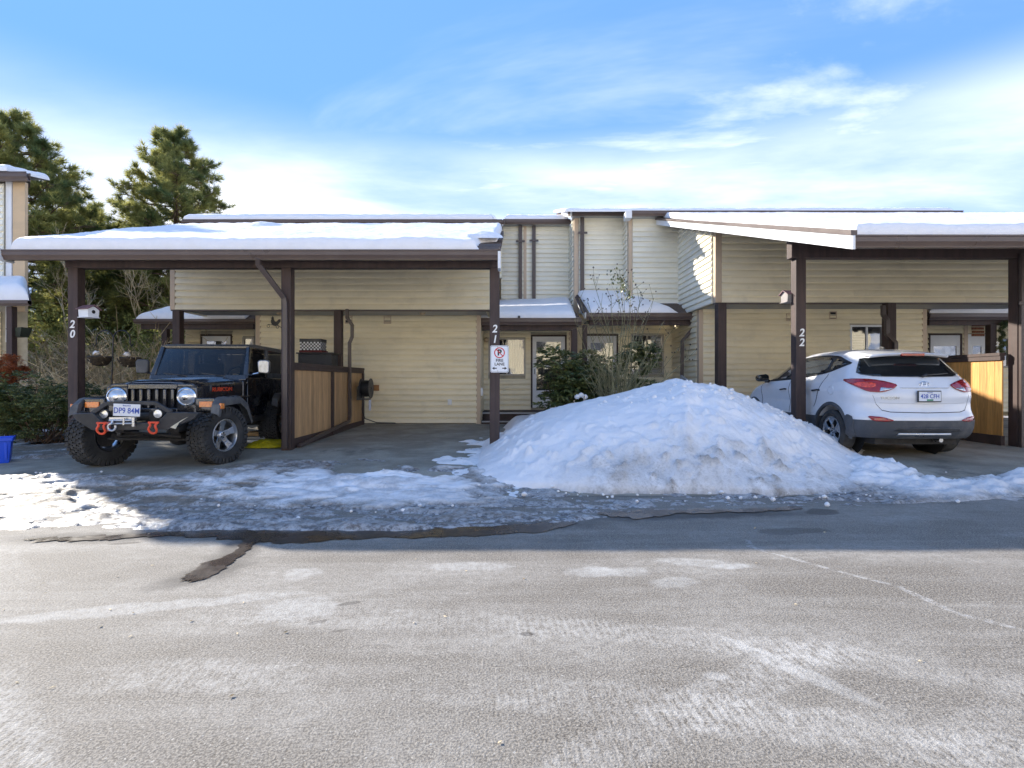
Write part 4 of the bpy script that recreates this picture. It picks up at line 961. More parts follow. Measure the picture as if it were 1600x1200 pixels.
def bare(name, label, x, y, z0, h, seed, mat, cat='tree', group=None, spread=.45, n0=1, r0=.07, lev=5, kids=3, fall=.66, root=None, upb=.25):
    rs = np.random.RandomState(seed); F_ = Fast()
    def grow(p, d, l, r, k):
        q = p+d*l*.5+rs.normal(0, .04*l, 3); e = p+d*l
        limb(F_, [p, q, e], r, r*.7)
        if k == 0: return
        for i in range(kids+(rs.rand() > .5)):
            s_ = .45+.55*rs.rand() if i else 1.0; st = p+(e-p)*s_
            nd = unit((d+rs.normal(0, spread, 3)+[0, 0, upb])[None])[0]; grow(st, nd, l*fall*rs.uniform(.75, 1.15), r*.62, k-1)
    for i in range(n0):
        d = unit(np.array([[rs.normal(0, .12 if n0 == 1 else .5), rs.normal(0, .12 if n0 == 1 else .5), 1.]]))[0]
        grow(np.array([x+rs.normal(0, .1*(n0 > 1)), y+rs.normal(0, .1*(n0 > 1)), z0]), d, h*(.36 if lev > 3 else .45), r0, lev)
    if root is None: return tag(F_.obj(name, mat), label, cat, group)
    return F_
GB = 'bare trees behind the left carport'
for i, (x, y, h, lab) in enumerate(((PX(125, 24), 24, 10.5, 'leafless pale tree between the two tall pines'), (PX(175, 26), 26, 10, 'second leafless tree just left of the tall dark pine'), (-11.6, 16, 5.5, 'crooked bare tree seen through the left carport opening'), (-13.2, 15.5, 5, 'bare tree behind the post numbered 20'), (-9.9, 17.5, 6, 'bare tree touching the snowy porch roof behind the black vehicle'))):
    bare('bare_tree', lab, x, y, 0, h, 40+i, m_twig, 'tree', GB, .42, 1, .055 if i < 2 else .05, 6, 2, .72)
# thicket: a tangle nobody could count
rs = np.random.RandomState(77); Th = Fast(); Th2 = Fast()
def thicket(F_, n, xr, yr, hr, seed, r=.007, fan=.5):
    rs = np.random.RandomState(seed)
    for i in range(n):
        x = rs.uniform(*xr); y = rs.uniform(*yr); h = rs.uniform(*hr); d = np.array([rs.normal(0, fan), rs.normal(0, fan), 1.]); p = np.array([x, y, .0])
        m_ = p+d*h*.5+rs.normal(0, .12, 3); e = p+d*h+rs.normal(0, .25, 3)-[0, 0, .1*h]
        limb(F_, [p, m_, e], r*1.6, r*.6)
        for k in range(5):
            s_ = rs.uniform(.3, 1); st = p+(e-p)*s_; g = st+unit(rs.normal(0, 1, (1, 3))+[[0, 0, .6]])[0]*rs.uniform(.2, .6)
            limb(F_, [st, g], r*.8, r*.4)
thicket(Th, 2100, (-19, -8.6), (13.5, 21), (.8, 3.0), 5, .011, .6)
thicket(Th2, 1700, (-15, -8.6), (11.8, 15), (.4, 1.5), 6, .009, .7)
tag(Th.obj('undergrowth', m_twig), 'tangled leafless brush behind the left carport', 'brush', kind='stuff')
tag(Th2.obj('dry_grass', m_twigr), 'straw coloured dry stems and weeds behind the left carport', 'brush', kind='stuff')
# far wood closing the view on the left
Wd = Fast(); rs = np.random.RandomState(9)
for i in range(900):
    x = rs.uniform(-60, -9); y = rs.uniform(27, 42); h = rs.uniform(2.2, 5.5)*(1+.2*math.sin(x)); limb(Wd, [(x, y, 0), (x+rs.normal(0, .4), y, h*.6), (x+rs.normal(0, .8), y, h)], .05, .012)
    for k in range(7):
        z = h*rs.uniform(.3, 1); limb(Wd, [(x, y, z), (x+rs.normal(0, .9), y+rs.normal(0, .5), z+rs.uniform(.1, 1.1))], .018, .006)
tag(Wd.obj('far_wood', m_twig), 'distant leafless wood behind the pines', 'wood', kind='stuff')
# broadleaf shrubs: leaves as small folded blades
def leaves(F_, P, D, ln, w, rs, droop=.25):
    m = len(P); d = unit(D); s = unit(np.cross(d, np.array([[0, 0, 1.]])+rs.normal(0, .5, (m, 3)))); up = np.cross(s, d)
    l = ln*rs.uniform(.7, 1.2, (m, 1)); a = P; mid_ = P+d*l*.5+up*l*.05; tip = P+d*l-up*l*droop
    e1 = mid_-s*w/2-up*l*.02; e2 = mid_+s*w/2-up*l*.02
    F_.tris(np.stack([a, e1, mid_], 1)); F_.tris(np.stack([a, mid_, e2], 1)); F_.tris(np.stack([e1, tip, mid_], 1)); F_.tris(np.stack([mid_, tip, e2], 1))
m_olive = leafmat('yellow_green_leaves', (.12, .17, .04), (.52, .50, .16), 1.5, .55)
Ol = Fast(); rs = np.random.RandomState(55); cs = np.column_stack([rs.uniform(-17, -9.2, 60), rs.uniform(14, 20, 60), rs.uniform(.5, 3.6, 60)])
P = cs[rs.randint(0, 60, 15000)]+rs.normal(0, .42, (15000, 3)); P[:, 2] = np.maximum(P[:, 2], .1); leaves(Ol, P, rs.normal(0, 1, (15000, 3)), .10, .045, rs)
tag(Ol.obj('thicket_leaves', m_olive), 'yellow green leaves caught in the brush behind the left carport', 'brush', kind='stuff')
def shrub(name, label, c, r, n, ln, w, seed, mat, whorl=7, stems=26, lumps=9, gaps=.25, cat='bush', droop=.35, stem_mat=None):
    rs = np.random.RandomState(seed); c = np.array(c, float); r = np.array(r, float)
    root = thing(name, (c[0], c[1], c[2]-r[2]), label, cat)
    L0 = np.concatenate([[c], c+rs.uniform(-.7, .7, (lumps, 3))*r]); R0 = [.62]+list(rs.uniform(.28, .5, lumps))
    P = []; D = []
    for i in range(n):
        k = rs.randint(len(L0)); u = unit(rs.normal(0, 1, (1, 3)))[0]; u[2] = abs(u[2])*(1 if rs.rand() > .3 else -1); q = R0[k]*(.6+.45*rs.rand()**.5)
        p = L0[k]+u*q*r
        if p[2] < c[2]-r[2]+.03: continue
        if fbm(np.array([p[0]*2.3+seed]), np.array([p[2]*2.3+p[1]]), 3)[0] < -.5+gaps: continue
        for j in range(whorl):
            a = j*2.4+rs.rand(); h = np.array([math.cos(a), math.sin(a), 0]); P.append(p+rs.normal(0, .01, 3)); D.append(h+u*.55+[0, 0, .1])
    F_ = Fast(); leaves(F_, np.array(P), np.array(D), ln, w, rs, droop); F_.obj('foliage', mat, root)
    S = Fast()
    for i in range(stems):
        e = c+unit(rs.normal(0, 1, (1, 3)))[0]*r*.75; e[2] = c[2]+abs(e[2]-c[2]); b = np.array([c[0]+rs.normal(0, .12*r[0]), c[1]+rs.normal(0, .1), c[2]-r[2]-.05])
        limb(S, [b, (b+e)/2+rs.normal(0, .06, 3), e], .014, .006)
    S.obj('stem', stem_mat or m_bark, root)['kind'] = 'stuff'; return root
m_rhodo = leafmat('rhododendron_leaf', (.055, .095, .035), (.23, .25, .085), 4, .22, .38, .5)
m_laurel = leafmat('small_bush_leaf', (.06, .10, .035), (.25, .26, .09), 5, .3, .45, .4)
m_rust = leafmat('rusty_foliage', (.28, .08, .03), (.50, .16, .05), 6, .3)
shrub('rhododendron_bush', 'dark green broad leaved bush in front of the middle white door', (PX(885, 12), 12.0, 1.25), (.80, .7, .78), 560, .15, .05, 3, m_rhodo, lumps=12)
shrub('rhododendron_bush', 'dark green broad leaved bush behind the bare canes and snow heap', (PX(950, 12.3), 12.3, 1.30), (1.15, .6, .86), 950, .15, .05, 4, m_rhodo, lumps=12)
shrub('laurel_bush', 'dense dark bush left of the post numbered 20', (PX(48, 9.3), 9.6, .80), (1.15, .8, .66), 2300, .065, .026, 5, m_laurel, whorl=7, lumps=14, gaps=.15)
shrub('laurel_bush', 'bush partly cut by the left edge behind the blue box', (PX(-55, 9.3), 9.9, .75), (.9, .8, .6), 1300, .065, .026, 6, m_laurel, whorl=7, lumps=10, gaps=.1)
shrub('cedar_bush', 'rusty orange bush at the far left edge', (PX(2, 10.0)-.1, 10.2, 1.45), (.36, .35, .42), 900, .07, .012, 7, m_rust, whorl=8, lumps=6, gaps=.05, droop=.05)
# tall bare canes with dark berries
m_cane = M('green_brown_canes', (.26, .24, .13), .6, var=.35, scale=5); m_berry = M('dark_dry_berries', (.05, .03, .025), .6)
cr = thing('cane_shrub', (PX(965, 11.2), 11.2, .5), 'tall thin bare canes with dark berries rising before the porch', 'shrub')
F_ = Fast(); FB = Fast(); FL = Fast(); rs = np.random.RandomState(21); base = np.array([PX(965, 11.2), 11.2, .35])
def berry(F2, p, r):
    v = [p+np.array(q)*r for q in ((1, 0, 0), (-1, 0, 0), (0, 1, 0), (0, -1, 0), (0, 0, 1), (0, 0, -1))]
    F2.tris([[v[a], v[b], v[c_]] for a in (0, 1) for b in (2, 3) for c_ in (4, 5)])
tips = [(925, 430), (968, 420), (985, 425), (918, 470), (955, 462), (985, 468), (1003, 455), (1022, 466), (935, 485), (1045, 520), (1060, 545), (1015, 490), (950, 500), (898, 500), (905, 466), (992, 478), (975, 440), (1035, 505), (1075, 560), (968, 475)]
for i, (tx, ty) in enumerate(tips):
    Yt = 11.2+rs.uniform(-.5, .5); e = np.array([PX(tx, Yt), Yt, PZ(ty, Yt)]); b = base+[rs.normal(0, .16), rs.normal(0, .12), 0]
    m1 = b+(e-b)*.35+np.array([(e[0]-b[0])*-.12, 0, .1])+rs.normal(0, .05, 3); m2 = b+(e-b)*.7+rs.normal(0, .05, 3)
    limb(F_, [b, m1, m2, e], .013, .0045)
    for k in range(7):
        s_ = rs.uniform(.35, 1); st = (m1+(e-m1)*s_) if s_ > .4 else b+(m1-b)*s_*2; g = st+unit(rs.normal(0, .6, (1, 3))+[[0, 0, 1.]])[0]*rs.uniform(.12, .40)
        limb(F_, [st, g], .006, .003)
        if s_ > .7: berry(FB, g, rs.uniform(.012, .022))
    for k in range(3): berry(FB, e+rs.normal(0, .05, 3), .018)
for i in range(70):   # dense lower thicket of canes
    e = base+[rs.uniform(-.75, .85), rs.uniform(-.4, .4), rs.uniform(.8, 1.7)]; b = base+[rs.normal(0, .22), rs.normal(0, .15), 0]
    m1 = (b+e)/2+rs.normal(0, .06, 3)+[0, 0, .1]; limb(F_, [b, m1, e], .010, .004)
    for k in range(4):
        st = m1+(e-m1)*rs.rand(); limb(F_, [st, st+unit(rs.normal(0, .7, (1, 3))+[[0, 0, 1.]])[0]*rs.uniform(.1, .35)], .005, .0025)
o = F_.obj('cane', m_cane, cr); o['kind'] = 'stuff'; o = FB.obj('berry', m_berry, cr); o['kind'] = 'stuff'
P = []; D = []
for i in range(90):
    a = np.array([PX(957, 11.2), 11.2, PZ(425, 11.2)]); b = np.array([PX(988, 11.2), 11.2, PZ(468, 11.2)]); p = a+(b-a)*rs.rand()+rs.normal(0, .10, 3); P.append(p); D.append(rs.normal(0, 1, 3)+[0, 0, -.8])
leaves(FL, np.array(P), np.array(D), .075, .045, rs); FL.obj('leaf', m_rhodo, cr)['kind'] = 'stuff'
# snow caught on the shrub and pale stubs
sb = MB(); [lump(sb, PX(908+q_*6, 10.9), 10.9+.03*q_, PZ(617+abs(q_)*3, 10.9), .07, rr) for q_ in (-1, 0, 1)]; tag(obj('snow_clump', sb, m_snow, smooth=180), 'small clump of snow caught in the bush by the white door', 'snow')
for a_, b_, h_, lab in ((900, 897, .93, 'shorter left pale stake at the edge of the snow heap'), (911, 913, 1.02, 'taller right pale stake at the edge of the snow heap')):
    tag(obj('garden_stake', MB().tube([(PX(a_, 10.6), 10.6, .4), (PX(b_, 10.6), 10.6, h_)], .012, 6), m_trim), lab, 'stake', 'stakes by the bush')
# yard snow behind the heap
X, Y = np.meshgrid(np.linspace(-.6, 4.6, 130), np.linspace(9.6, 14.0, 110))
Zy = .30+.16*sstep(9.4, 12, Y)+.12*fbm(X*1.5, Y*1.5, 4)+.03*fbm(X*8, Y*8, 3)-.35*(1-sstep(-.35, .15, X+.12*fbm(Y*2, X*0, 3)))-.3*sstep(13.2, 13.7, Y)*(X < 1.7)
yo = obj('yard_snow', MB().grid(X, Y, Zy), m_snow, smooth=180, fixn=False); tag(yo, kind='structure')
# ------------------------------------------------------------------ vehicles
def carpaint(name, col, rough=.28, coat=1.0, metal=0, dirt=None, amt=.3):
    t = MT(name); v = t.coord(kind='World'); c = t.mix(t.noise(v, 2, 3), tuple(x*.96 for x in col), col)
    if dirt: c = t.mix(t.noise(v, 3.5, 9, .72, .4, .42, .75, 0, amt), c, dirt)
    t.set(Base_Color=c, Roughness=t.noise(v, 5, 8, .7, 0, .3, .75, rough, rough+.22), Metallic=metal, Coat_Weight=coat, Coat_Roughness=.06)
    return t.m
m_wpaint = carpaint('white_car_paint', (.74, .75, .78), .32, .9, dirt=(.50, .49, .47), amt=.22)
m_bpaint = carpaint('black_car_paint', (.008, .009, .014), .18, 1.0, dirt=(.06, .058, .055), amt=.18)
m_clad = carpaint('dark_grey_plastic', (.060, .063, .070), .5, 0, dirt=(.20, .19, .18), amt=.35)
m_flare = carpaint('dusty_flare_plastic', (.085, .085, .085), .55, 0, dirt=(.25, .24, .22), amt=.6)
m_steel = carpaint('powder_coated_steel', (.030, .031, .034), .5, .1, dirt=(.14, .13, .12), amt=.45)
m_rubber = M('dusty_tyre_rubber', (.030, .029, .028), .85, var=.4, scale=9, dirt=(.13, .12, .11), dirtamt=.5, bump=.5, bscale=90, kind='Object')
m_alloy = M('silver_alloy', (.55, .56, .58), .30, 1.0, var=.06, dirt=(.3, .29, .28), dirtamt=.3)
m_chrome = M('chrome', (.75, .76, .78), .10, 1.0, var=.02)
m_dullchrome = M('dusty_chrome', (.45, .46, .47), .38, .9, var=.25, scale=12)
m_lens = M('clear_lamp_lens', (.55, .57, .60), .08, .55, var=.15, scale=30, coat=1)
m_amber = M('amber_lens', (.85, .22, .02), .18, var=.15, scale=40, coat=1)
m_red = M('red_lamp_lens', (.30, .004, .006), .2, var=.25, scale=22, coat=1)
m_orangep = M('orange_red_paint', (.80, .09, .03), .45, var=.1)
m_opglass = M('dark_car_window', (.016, .019, .020), .05, var=.3, scale=3, coat=1)
m_seam = M('panel_gap', (.03, .03, .032), .8)
m_plate = M('white_plate', (.72, .74, .78), .4, var=.04); m_plateblue = M('plate_blue_ink', (.05, .10, .42), .5)
m_under = M('dirty_underbody', (.035, .032, .030), .85, var=.4, scale=14)
def loc(o, p=(0, 0, 0), r=(0, 0, 0), s=None):
    o.location = p; o.rotation_euler = r
    if s: o.scale = s
    return o
def wheel(parent, p, rz, r, w, rr_, style, out=1, blocks=36, name='wheel'):
    """axis along x, the outer face towards +x * out"""
    h = w/2; T = MB()
    T.lathe([(rr_, h*.78), (rr_+.02, h*.92), (rr_+(r-rr_)*.45, h*1.02), (r-.035, h*.92), (r-.012, h*.72), (r-.012, -h*.72), (r-.035, -h*.92), (rr_+(r-rr_)*.45, -h*1.02), (rr_+.02, -h*.92), (rr_, -h*.78)], 'X', n=48, close=True)
    if style == 'offroad':
        for k in range(blocks):
            a = 2*math.pi*k/blocks
            for row, (xx, ww, off) in enumerate(((-h*.78, h*.20, 0), (-h*.30, h*.17, .5), (h*.12, h*.17, .1), (h*.48, h*.13, .6), (h*.82, h*.19, .3))):
                b = a+off*2*math.pi/blocks; rad = Vector((0, math.cos(b), math.sin(b))); tan = Vector((.25 if row % 2 else -.25, -math.sin(b), math.cos(b)))
                T.obox(rad*(r-.006)+Vector((xx, 0, 0)), (1, .0, 0), ww, tan, math.pi*r/blocks*.72, rad, .011)
            for sg in (-1, 1):   # shoulder lugs
                b = a; rad = Vector((0, math.cos(b), math.sin(b))); T.obox(rad*(r-.05)+Vector((sg*h*.98, 0, 0)), (1, 0, 0), .012, (0, -math.sin(b), math.cos(b)), math.pi*r/blocks*(.75 if k % 2 else .45), rad, .04)
    wl_ = obj(name, T, m_rubber, parent, True, smooth=32); loc(wl_, p, (0, 0, rz))
    Rm = MB(); o = out
    Rm.lathe([(rr_+.004, o*h*.86), (rr_-.012, o*h*.88), (rr_-.025, o*h*.70), (rr_-.03, -o*h*.6), (rr_+.0, -o*h*.84)], 'X', n=40)
    n = 5
    for k in range(n):
        a = 2*math.pi*(k+.25)/n; rad = Vector((0, math.cos(a), math.sin(a))); tan = Vector((0, -math.sin(a), math.cos(a))); X_ = Vector((o, 0, 0)); R1 = rr_-.02
        if style == 'offroad':
            q = [(rad*.05, .045, h*.40), (rad*R1*.62, .040, h*.50), (rad*R1, .055, h*.66)]
        else: q = [(rad*.04, .028, h*.66), (rad*R1*.55, .019, h*.72), (rad*R1, .040, h*.80)]
        for (c0, w0, x0), (c1, w1, x1) in zip(q[:-1], q[1:]):
            vs_ = [c0-tan*w0+X_*x0, c0+tan*w0+X_*x0, c1+tan*w1+X_*x1, c1-tan*w1+X_*x1]; bk_ = [v_-X_*.035 for v_ in vs_]
            Rm.add(vs_+bk_, [(0, 1, 2, 3), (7, 6, 5, 4), (0, 4, 5, 1), (1, 5, 6, 2), (2, 6, 7, 3), (3, 7, 4, 0)])
        if style != 'offroad':   # forked tips
            for sg in (-1, 1):
                a2 = a+sg*.34; r2 = Vector((0, math.cos(a2), math.sin(a2))); Rm.beam(rad*R1*.45+X_*(h*.66), r2*R1+X_*(h*.72), .022, .03, up=(1, 0, 0))
    Rm.lathe([(0, o*h*.58), (.045, o*h*.56), (.060, o*h*.50), (.062, o*h*.25)], 'X', n=20)
    ro = obj('rim', Rm, m_alloy, wl_, True, smooth=30, bevel=.003)
    Dk = MB(); Dk.lathe([(0, o*h*.05), (.145, o*h*.05), (.15, -o*.02), (.15, -o*.05), (0, -o*.05)], 'X', n=32); obj('brake_disc', Dk, m_under, wl_, True)
    nb_ = MB()
    for k in range(5):
        a = 2*math.pi*k/5; nb_.lathe([(0, o*h*.62), (.010, o*h*.62), (.012, o*h*.50)], 'X', (0, .035*math.cos(a), .035*math.sin(a)), 8)
    obj('hub_cap', nb_, m_steel, wl_, True)
    return wl_
# --- the black off-road vehicle
JZ = gz1(-5, 7.6)
jp = thing('off_road_car', (-5.12, 7.66, JZ), 'lifted black off-road car with big tyres and a winch bumper under the left carport', 'car', rz=R(6))
def jb(name, mb, mat, parent=None, bevel=.006, smooth=35): return obj(name, mb, mat, parent or jp, True, smooth, bevel)
def blk(*a): return MB().box(*a)
# tub and cowl
tub = MB(); tub.prism([(1.08, .60), (1.08, 1.22), (1.16, 1.26), (3.35, 1.26), (3.35, .60)], lambda u, w, t: (t, u, w), -.73, .73)
body = jb('body', tub, m_bpaint, bevel=.03)
jb('rocker_guard', MB().box(-.77, -.70, 1.0, 2.0, .50, .60), m_steel, bevel=.01); jb('rocker_guard', MB().box(.70, .77, 1.0, 2.0, .50, .60), m_steel, bevel=.01)
jb('chassis', MB().box(-.42, -.30, -.35, 3.2, .50, .60).box(.30, .42, -.35, 3.2, .50, .60).box(-.30, .30, .2, 1.2, .52, .80), m_under)
# bonnet
ys = np.array([-.21, -.195, -.16, -.10, .1, .5, .9, 1.12]); us = np.array([-1, -1, -.97, -.90, -.66, -.62, -.40, 0, .40, .62, .66, .90, .97, 1, 1])
zt = np.array([.92, 1.13, 1.165, 1.185, 1.205, 1.222, 1.235, 1.24, 1.235, 1.222, 1.205, 1.185, 1.165, 1.13, .92])
Xh = []; Yh = []; Zh = []
for y in ys:
    w = .60+.115*(y+.2)/1.3; dz = -.05*max(0, (-.10-y)/.11)**1.6 if y < -.10 else .055*(y+.1)/1.2
    Xh.append(us*w); Yh.append(us*0+y); Zh.append(np.where(zt > .95, zt+dz, zt))
hood = jb('bonnet', MB().grid(np.array(Xh), np.array(Yh), np.array(Zh)), m_bpaint, bevel=0, smooth=50)
jb('bonnet_latch', MB().box(.60, .645, .10, .14, 1.06, 1.16), m_steel); jb('bonnet_latch', MB().box(-.645, -.60, .10, .14, 1.06, 1.16), m_steel)
text('bonnet_lettering', 'RUBICON', .088, m_orangep, jp, (.662, .45, 1.085), (R(90), 0, R(85)), .002, 0, 1.5, True, .0005)
text('bonnet_lettering', 'RUBICON', .088, m_orangep, jp, (-.662, .45, 1.085), (R(90), 0, R(-85)), .002, 0, 1.5, True, .0005)
# grille with seven slots
g = MB(); yb = -.225
g.box(-.60, -.33, yb, -.16, .72, 1.13).box(.33, .60, yb, -.16, .72, 1.13).box(-.33, .33, yb, -.16, 1.10, 1.175).box(-.33, .33, yb, -.16, .72, .83)
for k in range(6): x = -.264+k*.1056; g.box(x-.022, x+.022, yb, -.16, .83, 1.10)
g.prism([(-.60, 1.13), (-.33, 1.13), (-.33, 1.175), (-.52, 1.175)], lambda u, w, t: (u, t, w), yb, -.16).prism([(.60, 1.13), (.33, 1.13), (.33, 1.175), (.52, 1.175)], lambda u, w, t: (u, t, w), yb, -.16)
gr = jb('grille', g, m_bpaint, bevel=.010); obj('grille_back', blk(-.33, .33, -.158, -.15, .80, 1.12), m_dark, gr, True)
for sx in (-1, 1):
    h_ = MB(); h_.lathe([(.130, 0), (.133, -.022), (.118, -.034), (.108, -.022)], 'Y', n=36); hl = obj('headlight', h_, m_chrome, jp, True); loc(hl, (sx*.462, yb-.0, .99))
    l_ = MB(); l_.lathe([(0, -.060), (.04, -.057), (.08, -.045), (.110, -.022)], 'Y', n=32); loc(obj('lens', l_, m_lens, hl, True, 180), (0, 0, 0))
    b_ = MB(); b_.lathe([(0, -.066), (.03, -.064), (.045, -.058)], 'Y', n=20); obj('bulb_shade', b_, m_chrome, hl, True, 180)
    # inner fender with marker lamp, and the wide flare
    jb('fender', MB().box(min(sx*.60, sx*.86), max(sx*.60, sx*.86), -.26, 1.08, .94, .975).box(min(sx*.60, sx*.864), max(sx*.60, sx*.864), -.28, -.24, .78, .973), m_bpaint, bevel=.012)
    jb('marker_lamp', MB().box(min(sx*.66, sx*.84), max(sx*.66, sx*.84), -.300, -.281, .845, .925), m_amber, bevel=.006)
    po = [(-.42, .76), (-.38, .90), (-.24, .985), (.38, .995), (.64, .89), (.84, .60), (.78, .56), (.58, .80), (.34, .915), (-.20, .905), (-.31, .85), (-.36, .75)]
    fl = MB(); n = len(po)
    rows = [(.865, 0), (.90, 0), (.955, -.02), (.975, -.05)]
    v_ = [(sx*x, y, z+dz) for x, dz in rows for y, z in po]; f_ = [(r0*n+i, r0*n+(i+1) % n, (r0+1)*n+(i+1) % n, (r0+1)*n+i) for r0 in range(3) for i in range(n)]+[tuple(range(n)), tuple(range(3*n, 4*n))[::-1]]
    fl.add(v_, f_); fo = jb('wheel_flare', fl, m_flare, bevel=.008)
    for k in range(3): obj('flare_slot', MB().obox((sx*.92, -.02+k*.16, .985), (1, .5, 0), .035, (-.5, 1, 0), .011, (0, 0, 1), .006), m_dark, fo, True)
    jb('side_marker', MB().box(min(sx*.955, sx*.985), max(sx*.955, sx*.985), -.36, -.25, .82, .90), m_amber, bevel=.005)
    po2 = [(y+2.42 if y < 0 else y+2.36, z) for y, z in po]; v_ = [(sx*x, y, z+dz) for x, dz in rows for y, z in po2]; fl = MB().add(v_, f_); jb('wheel_flare', fl, m_flare, bevel=.008)
# wheels: the front pair is turned
wheel(jp, (.79, 0, .418), R(-20), .418, .30, .235, 'offroad', 1); wheel(jp, (-.78, 0, .418), R(-20), .418, .30, .205, 'offroad', -1)
wheel(jp, (.80, 2.38, .418), 0, .418, .315, .205, 'offroad', 1); wheel(jp, (-.80, 2.38, .418), 0, .418, .315, .205, 'offroad', -1)
ax = MB(); ax.tube([(-.66, 0, .418), (.66, 0, .418)], .045, 12).lathe([(0, -.17), (.08, -.15), (.135, -.05), (.14, .05), (.08, .14), (0, .16)], 'Y', (.26, 0, .415), 20); jb('front_axle', ax, m_under, bevel=0)
ax = MB(); ax.tube([(-.66, 2.38, .418), (.66, 2.38, .418)], .045, 12).lathe([(0, -.17), (.135, -.05), (.14, .05), (0, .16)], 'Y', (0, 2.38, .415), 20); jb('rear_axle', ax, m_under, bevel=0)
tr_ = MB(); tr_.tube([(-.60, -.20, .40), (.62, -.20, .37)], .018, 8).tube([(-.45, -.15, .50), (.40, -.24, .42)], .020, 8).tube([(-.55, -.12, .42), (-.1, -.26, .46)], .014, 8); jb('steering_rod', tr_, m_under, bevel=0)
for sx in (-1, 1):
    sp = MB(); sp.tube([(sx*.42+.06*math.cos(t_*.9), .02+.06*math.sin(t_*.9), .47+t_*.0085) for t_ in range(44)], .011, 6); jb('coil_spring', sp, m_under, bevel=0)
    sk = MB(); sk.tube([(sx*.52, -.10, .40), (sx*.50, .0, .88)], .028, 10); jb('shock_absorber', sk, m_flare, bevel=0)
# bumper
bp = MB(); P2 = [(-.80, .78), (-.46, .80), (-.33, .66), (.33, .66), (.46, .80), (.80, .78), (.74, .70), (.47, .57), (-.47, .57), (-.74, .70)]
def bfn(u, w, t_): return (u, t_+.14*max(0, abs(u)-.45)/.35, w)
bp.prism(P2, bfn, -.74, -.62); bump_ = jb('front_bumper', bp, m_steel, bevel=.008)
hp = MB()
for a, b in (((-.49, -.68, .79), (-.29, -.70, .925)), ((-.30, -.70, .92), (.30, -.70, .92)), ((.29, -.70, .925), (.49, -.68, .79))): hp.beam(a, b, .05, .055)
obj('bumper_hoop', hp, m_steel, bump_, True, bevel=.008); obj('winch_tray', blk(-.42, .42, -.66, -.30, .575, .62), m_steel, bump_, True)
[obj('bumper_bracket', MB().box(q_, q_+.08, -.64, -.2, .6, .72), m_steel, bump_, True) for q_ in (-.40, .32)]
obj('torn_sticker', MB().add([(.50, -.735, .60), (.62, -.70, .69), (.70, -.66, .74), (.60, -.71, .66), (.56, -.725, .575)], [(0, 1, 2, 3, 4)]), M('pale_sticker', (.6, .55, .42), .6), bump_, True, smooth=0)
for sx in (-1, 1):
    s_ = MB(); cx = sx*.315; pts = [(cx-.045, -.78, .665), (cx-.03, -.80, .63)]+[(cx+.05*math.cos(R(a)), -.80-.02*math.sin(R(a)), .575+.05*math.sin(R(a))) for a in range(150, 391, 30)]+[(cx+.03, -.80, .63), (cx+.045, -.78, .665)]
    s_.tube(pts, .0145, 8).tube([(cx-.065, -.78, .668), (cx+.065, -.78, .668)], .014, 8); obj('tow_shackle', s_, m_orangep, bump_, True)
wn = MB(); wn.tube([(-.22, -.52, .73), (.16, -.52, .73)], .055, 16).box(.16, .30, -.60, -.44, .66, .81).box(-.30, -.22, -.60, -.44, .66, .81); jb('winch', wn, m_under, bevel=.008)
fl_ = MB(); fl_.box(-.24, .10, -.765, -.742, .685, .74).tube([(-.22, -.79, .70), (.08, -.79, .70)], .014, 10).tube([(-.22, -.79, .66), (.08, -.79, .66)], .014, 10).tube([(-.04, -.80, .64), (-.04, -.80, .73)], .014, 10).tube([(.08, -.80, .62), (.08, -.80, .74)], .022, 10); jb('fairlead', fl_, m_alloy, bevel=0)
hk = MB(); hk.tube([(-.16, -.82, .70), (-.17, -.83, .66)]+[(-.165+.045*math.cos(R(a)), -.83, .615+.045*math.sin(R(a))) for a in range(90, 400, 30)], .014, 8); jb('winch_hook', hk, m_alloy, bevel=0)
jb('hook_strap', MB().box(-.245, -.205, -.80, -.79, .56, .68), M('faded_red_strap', (.45, .12, .12), .8), bevel=0)
for sx, q in ((-1, -.375), (1, .30)):
    fg = MB(); fg.lathe([(0, 0), (.060, .0), (.066, -.03), (.064, -.055), (.055, -.06)], 'Y', n=24); f1 = obj('fog_lamp', fg, m_steel, jp, True); loc(f1, (q, -.60, .775))
    fg = MB(); fg.lathe([(0, -.056), (.055, -.054)], 'Y', n=24); obj('lens', fg, m_lens, f1, True)
pl_ = jb('number_plate', blk(-.165, .165, -.792, -.788, .755, .915), m_plate, bevel=.004); loc(pl_, (-.045, .0, 0), (0, R(2.5), 0))
text('plate_number', 'DP9 84M', .105, m_plateblue, pl_, (0, -.7935, .825), sx=.80, depth=.001, local=True, bold=.001)
text('plate_lettering', 'Beautiful', .028, m_plateblue, pl_, (0, -.7935, .893), sx=1, depth=.001, local=True)
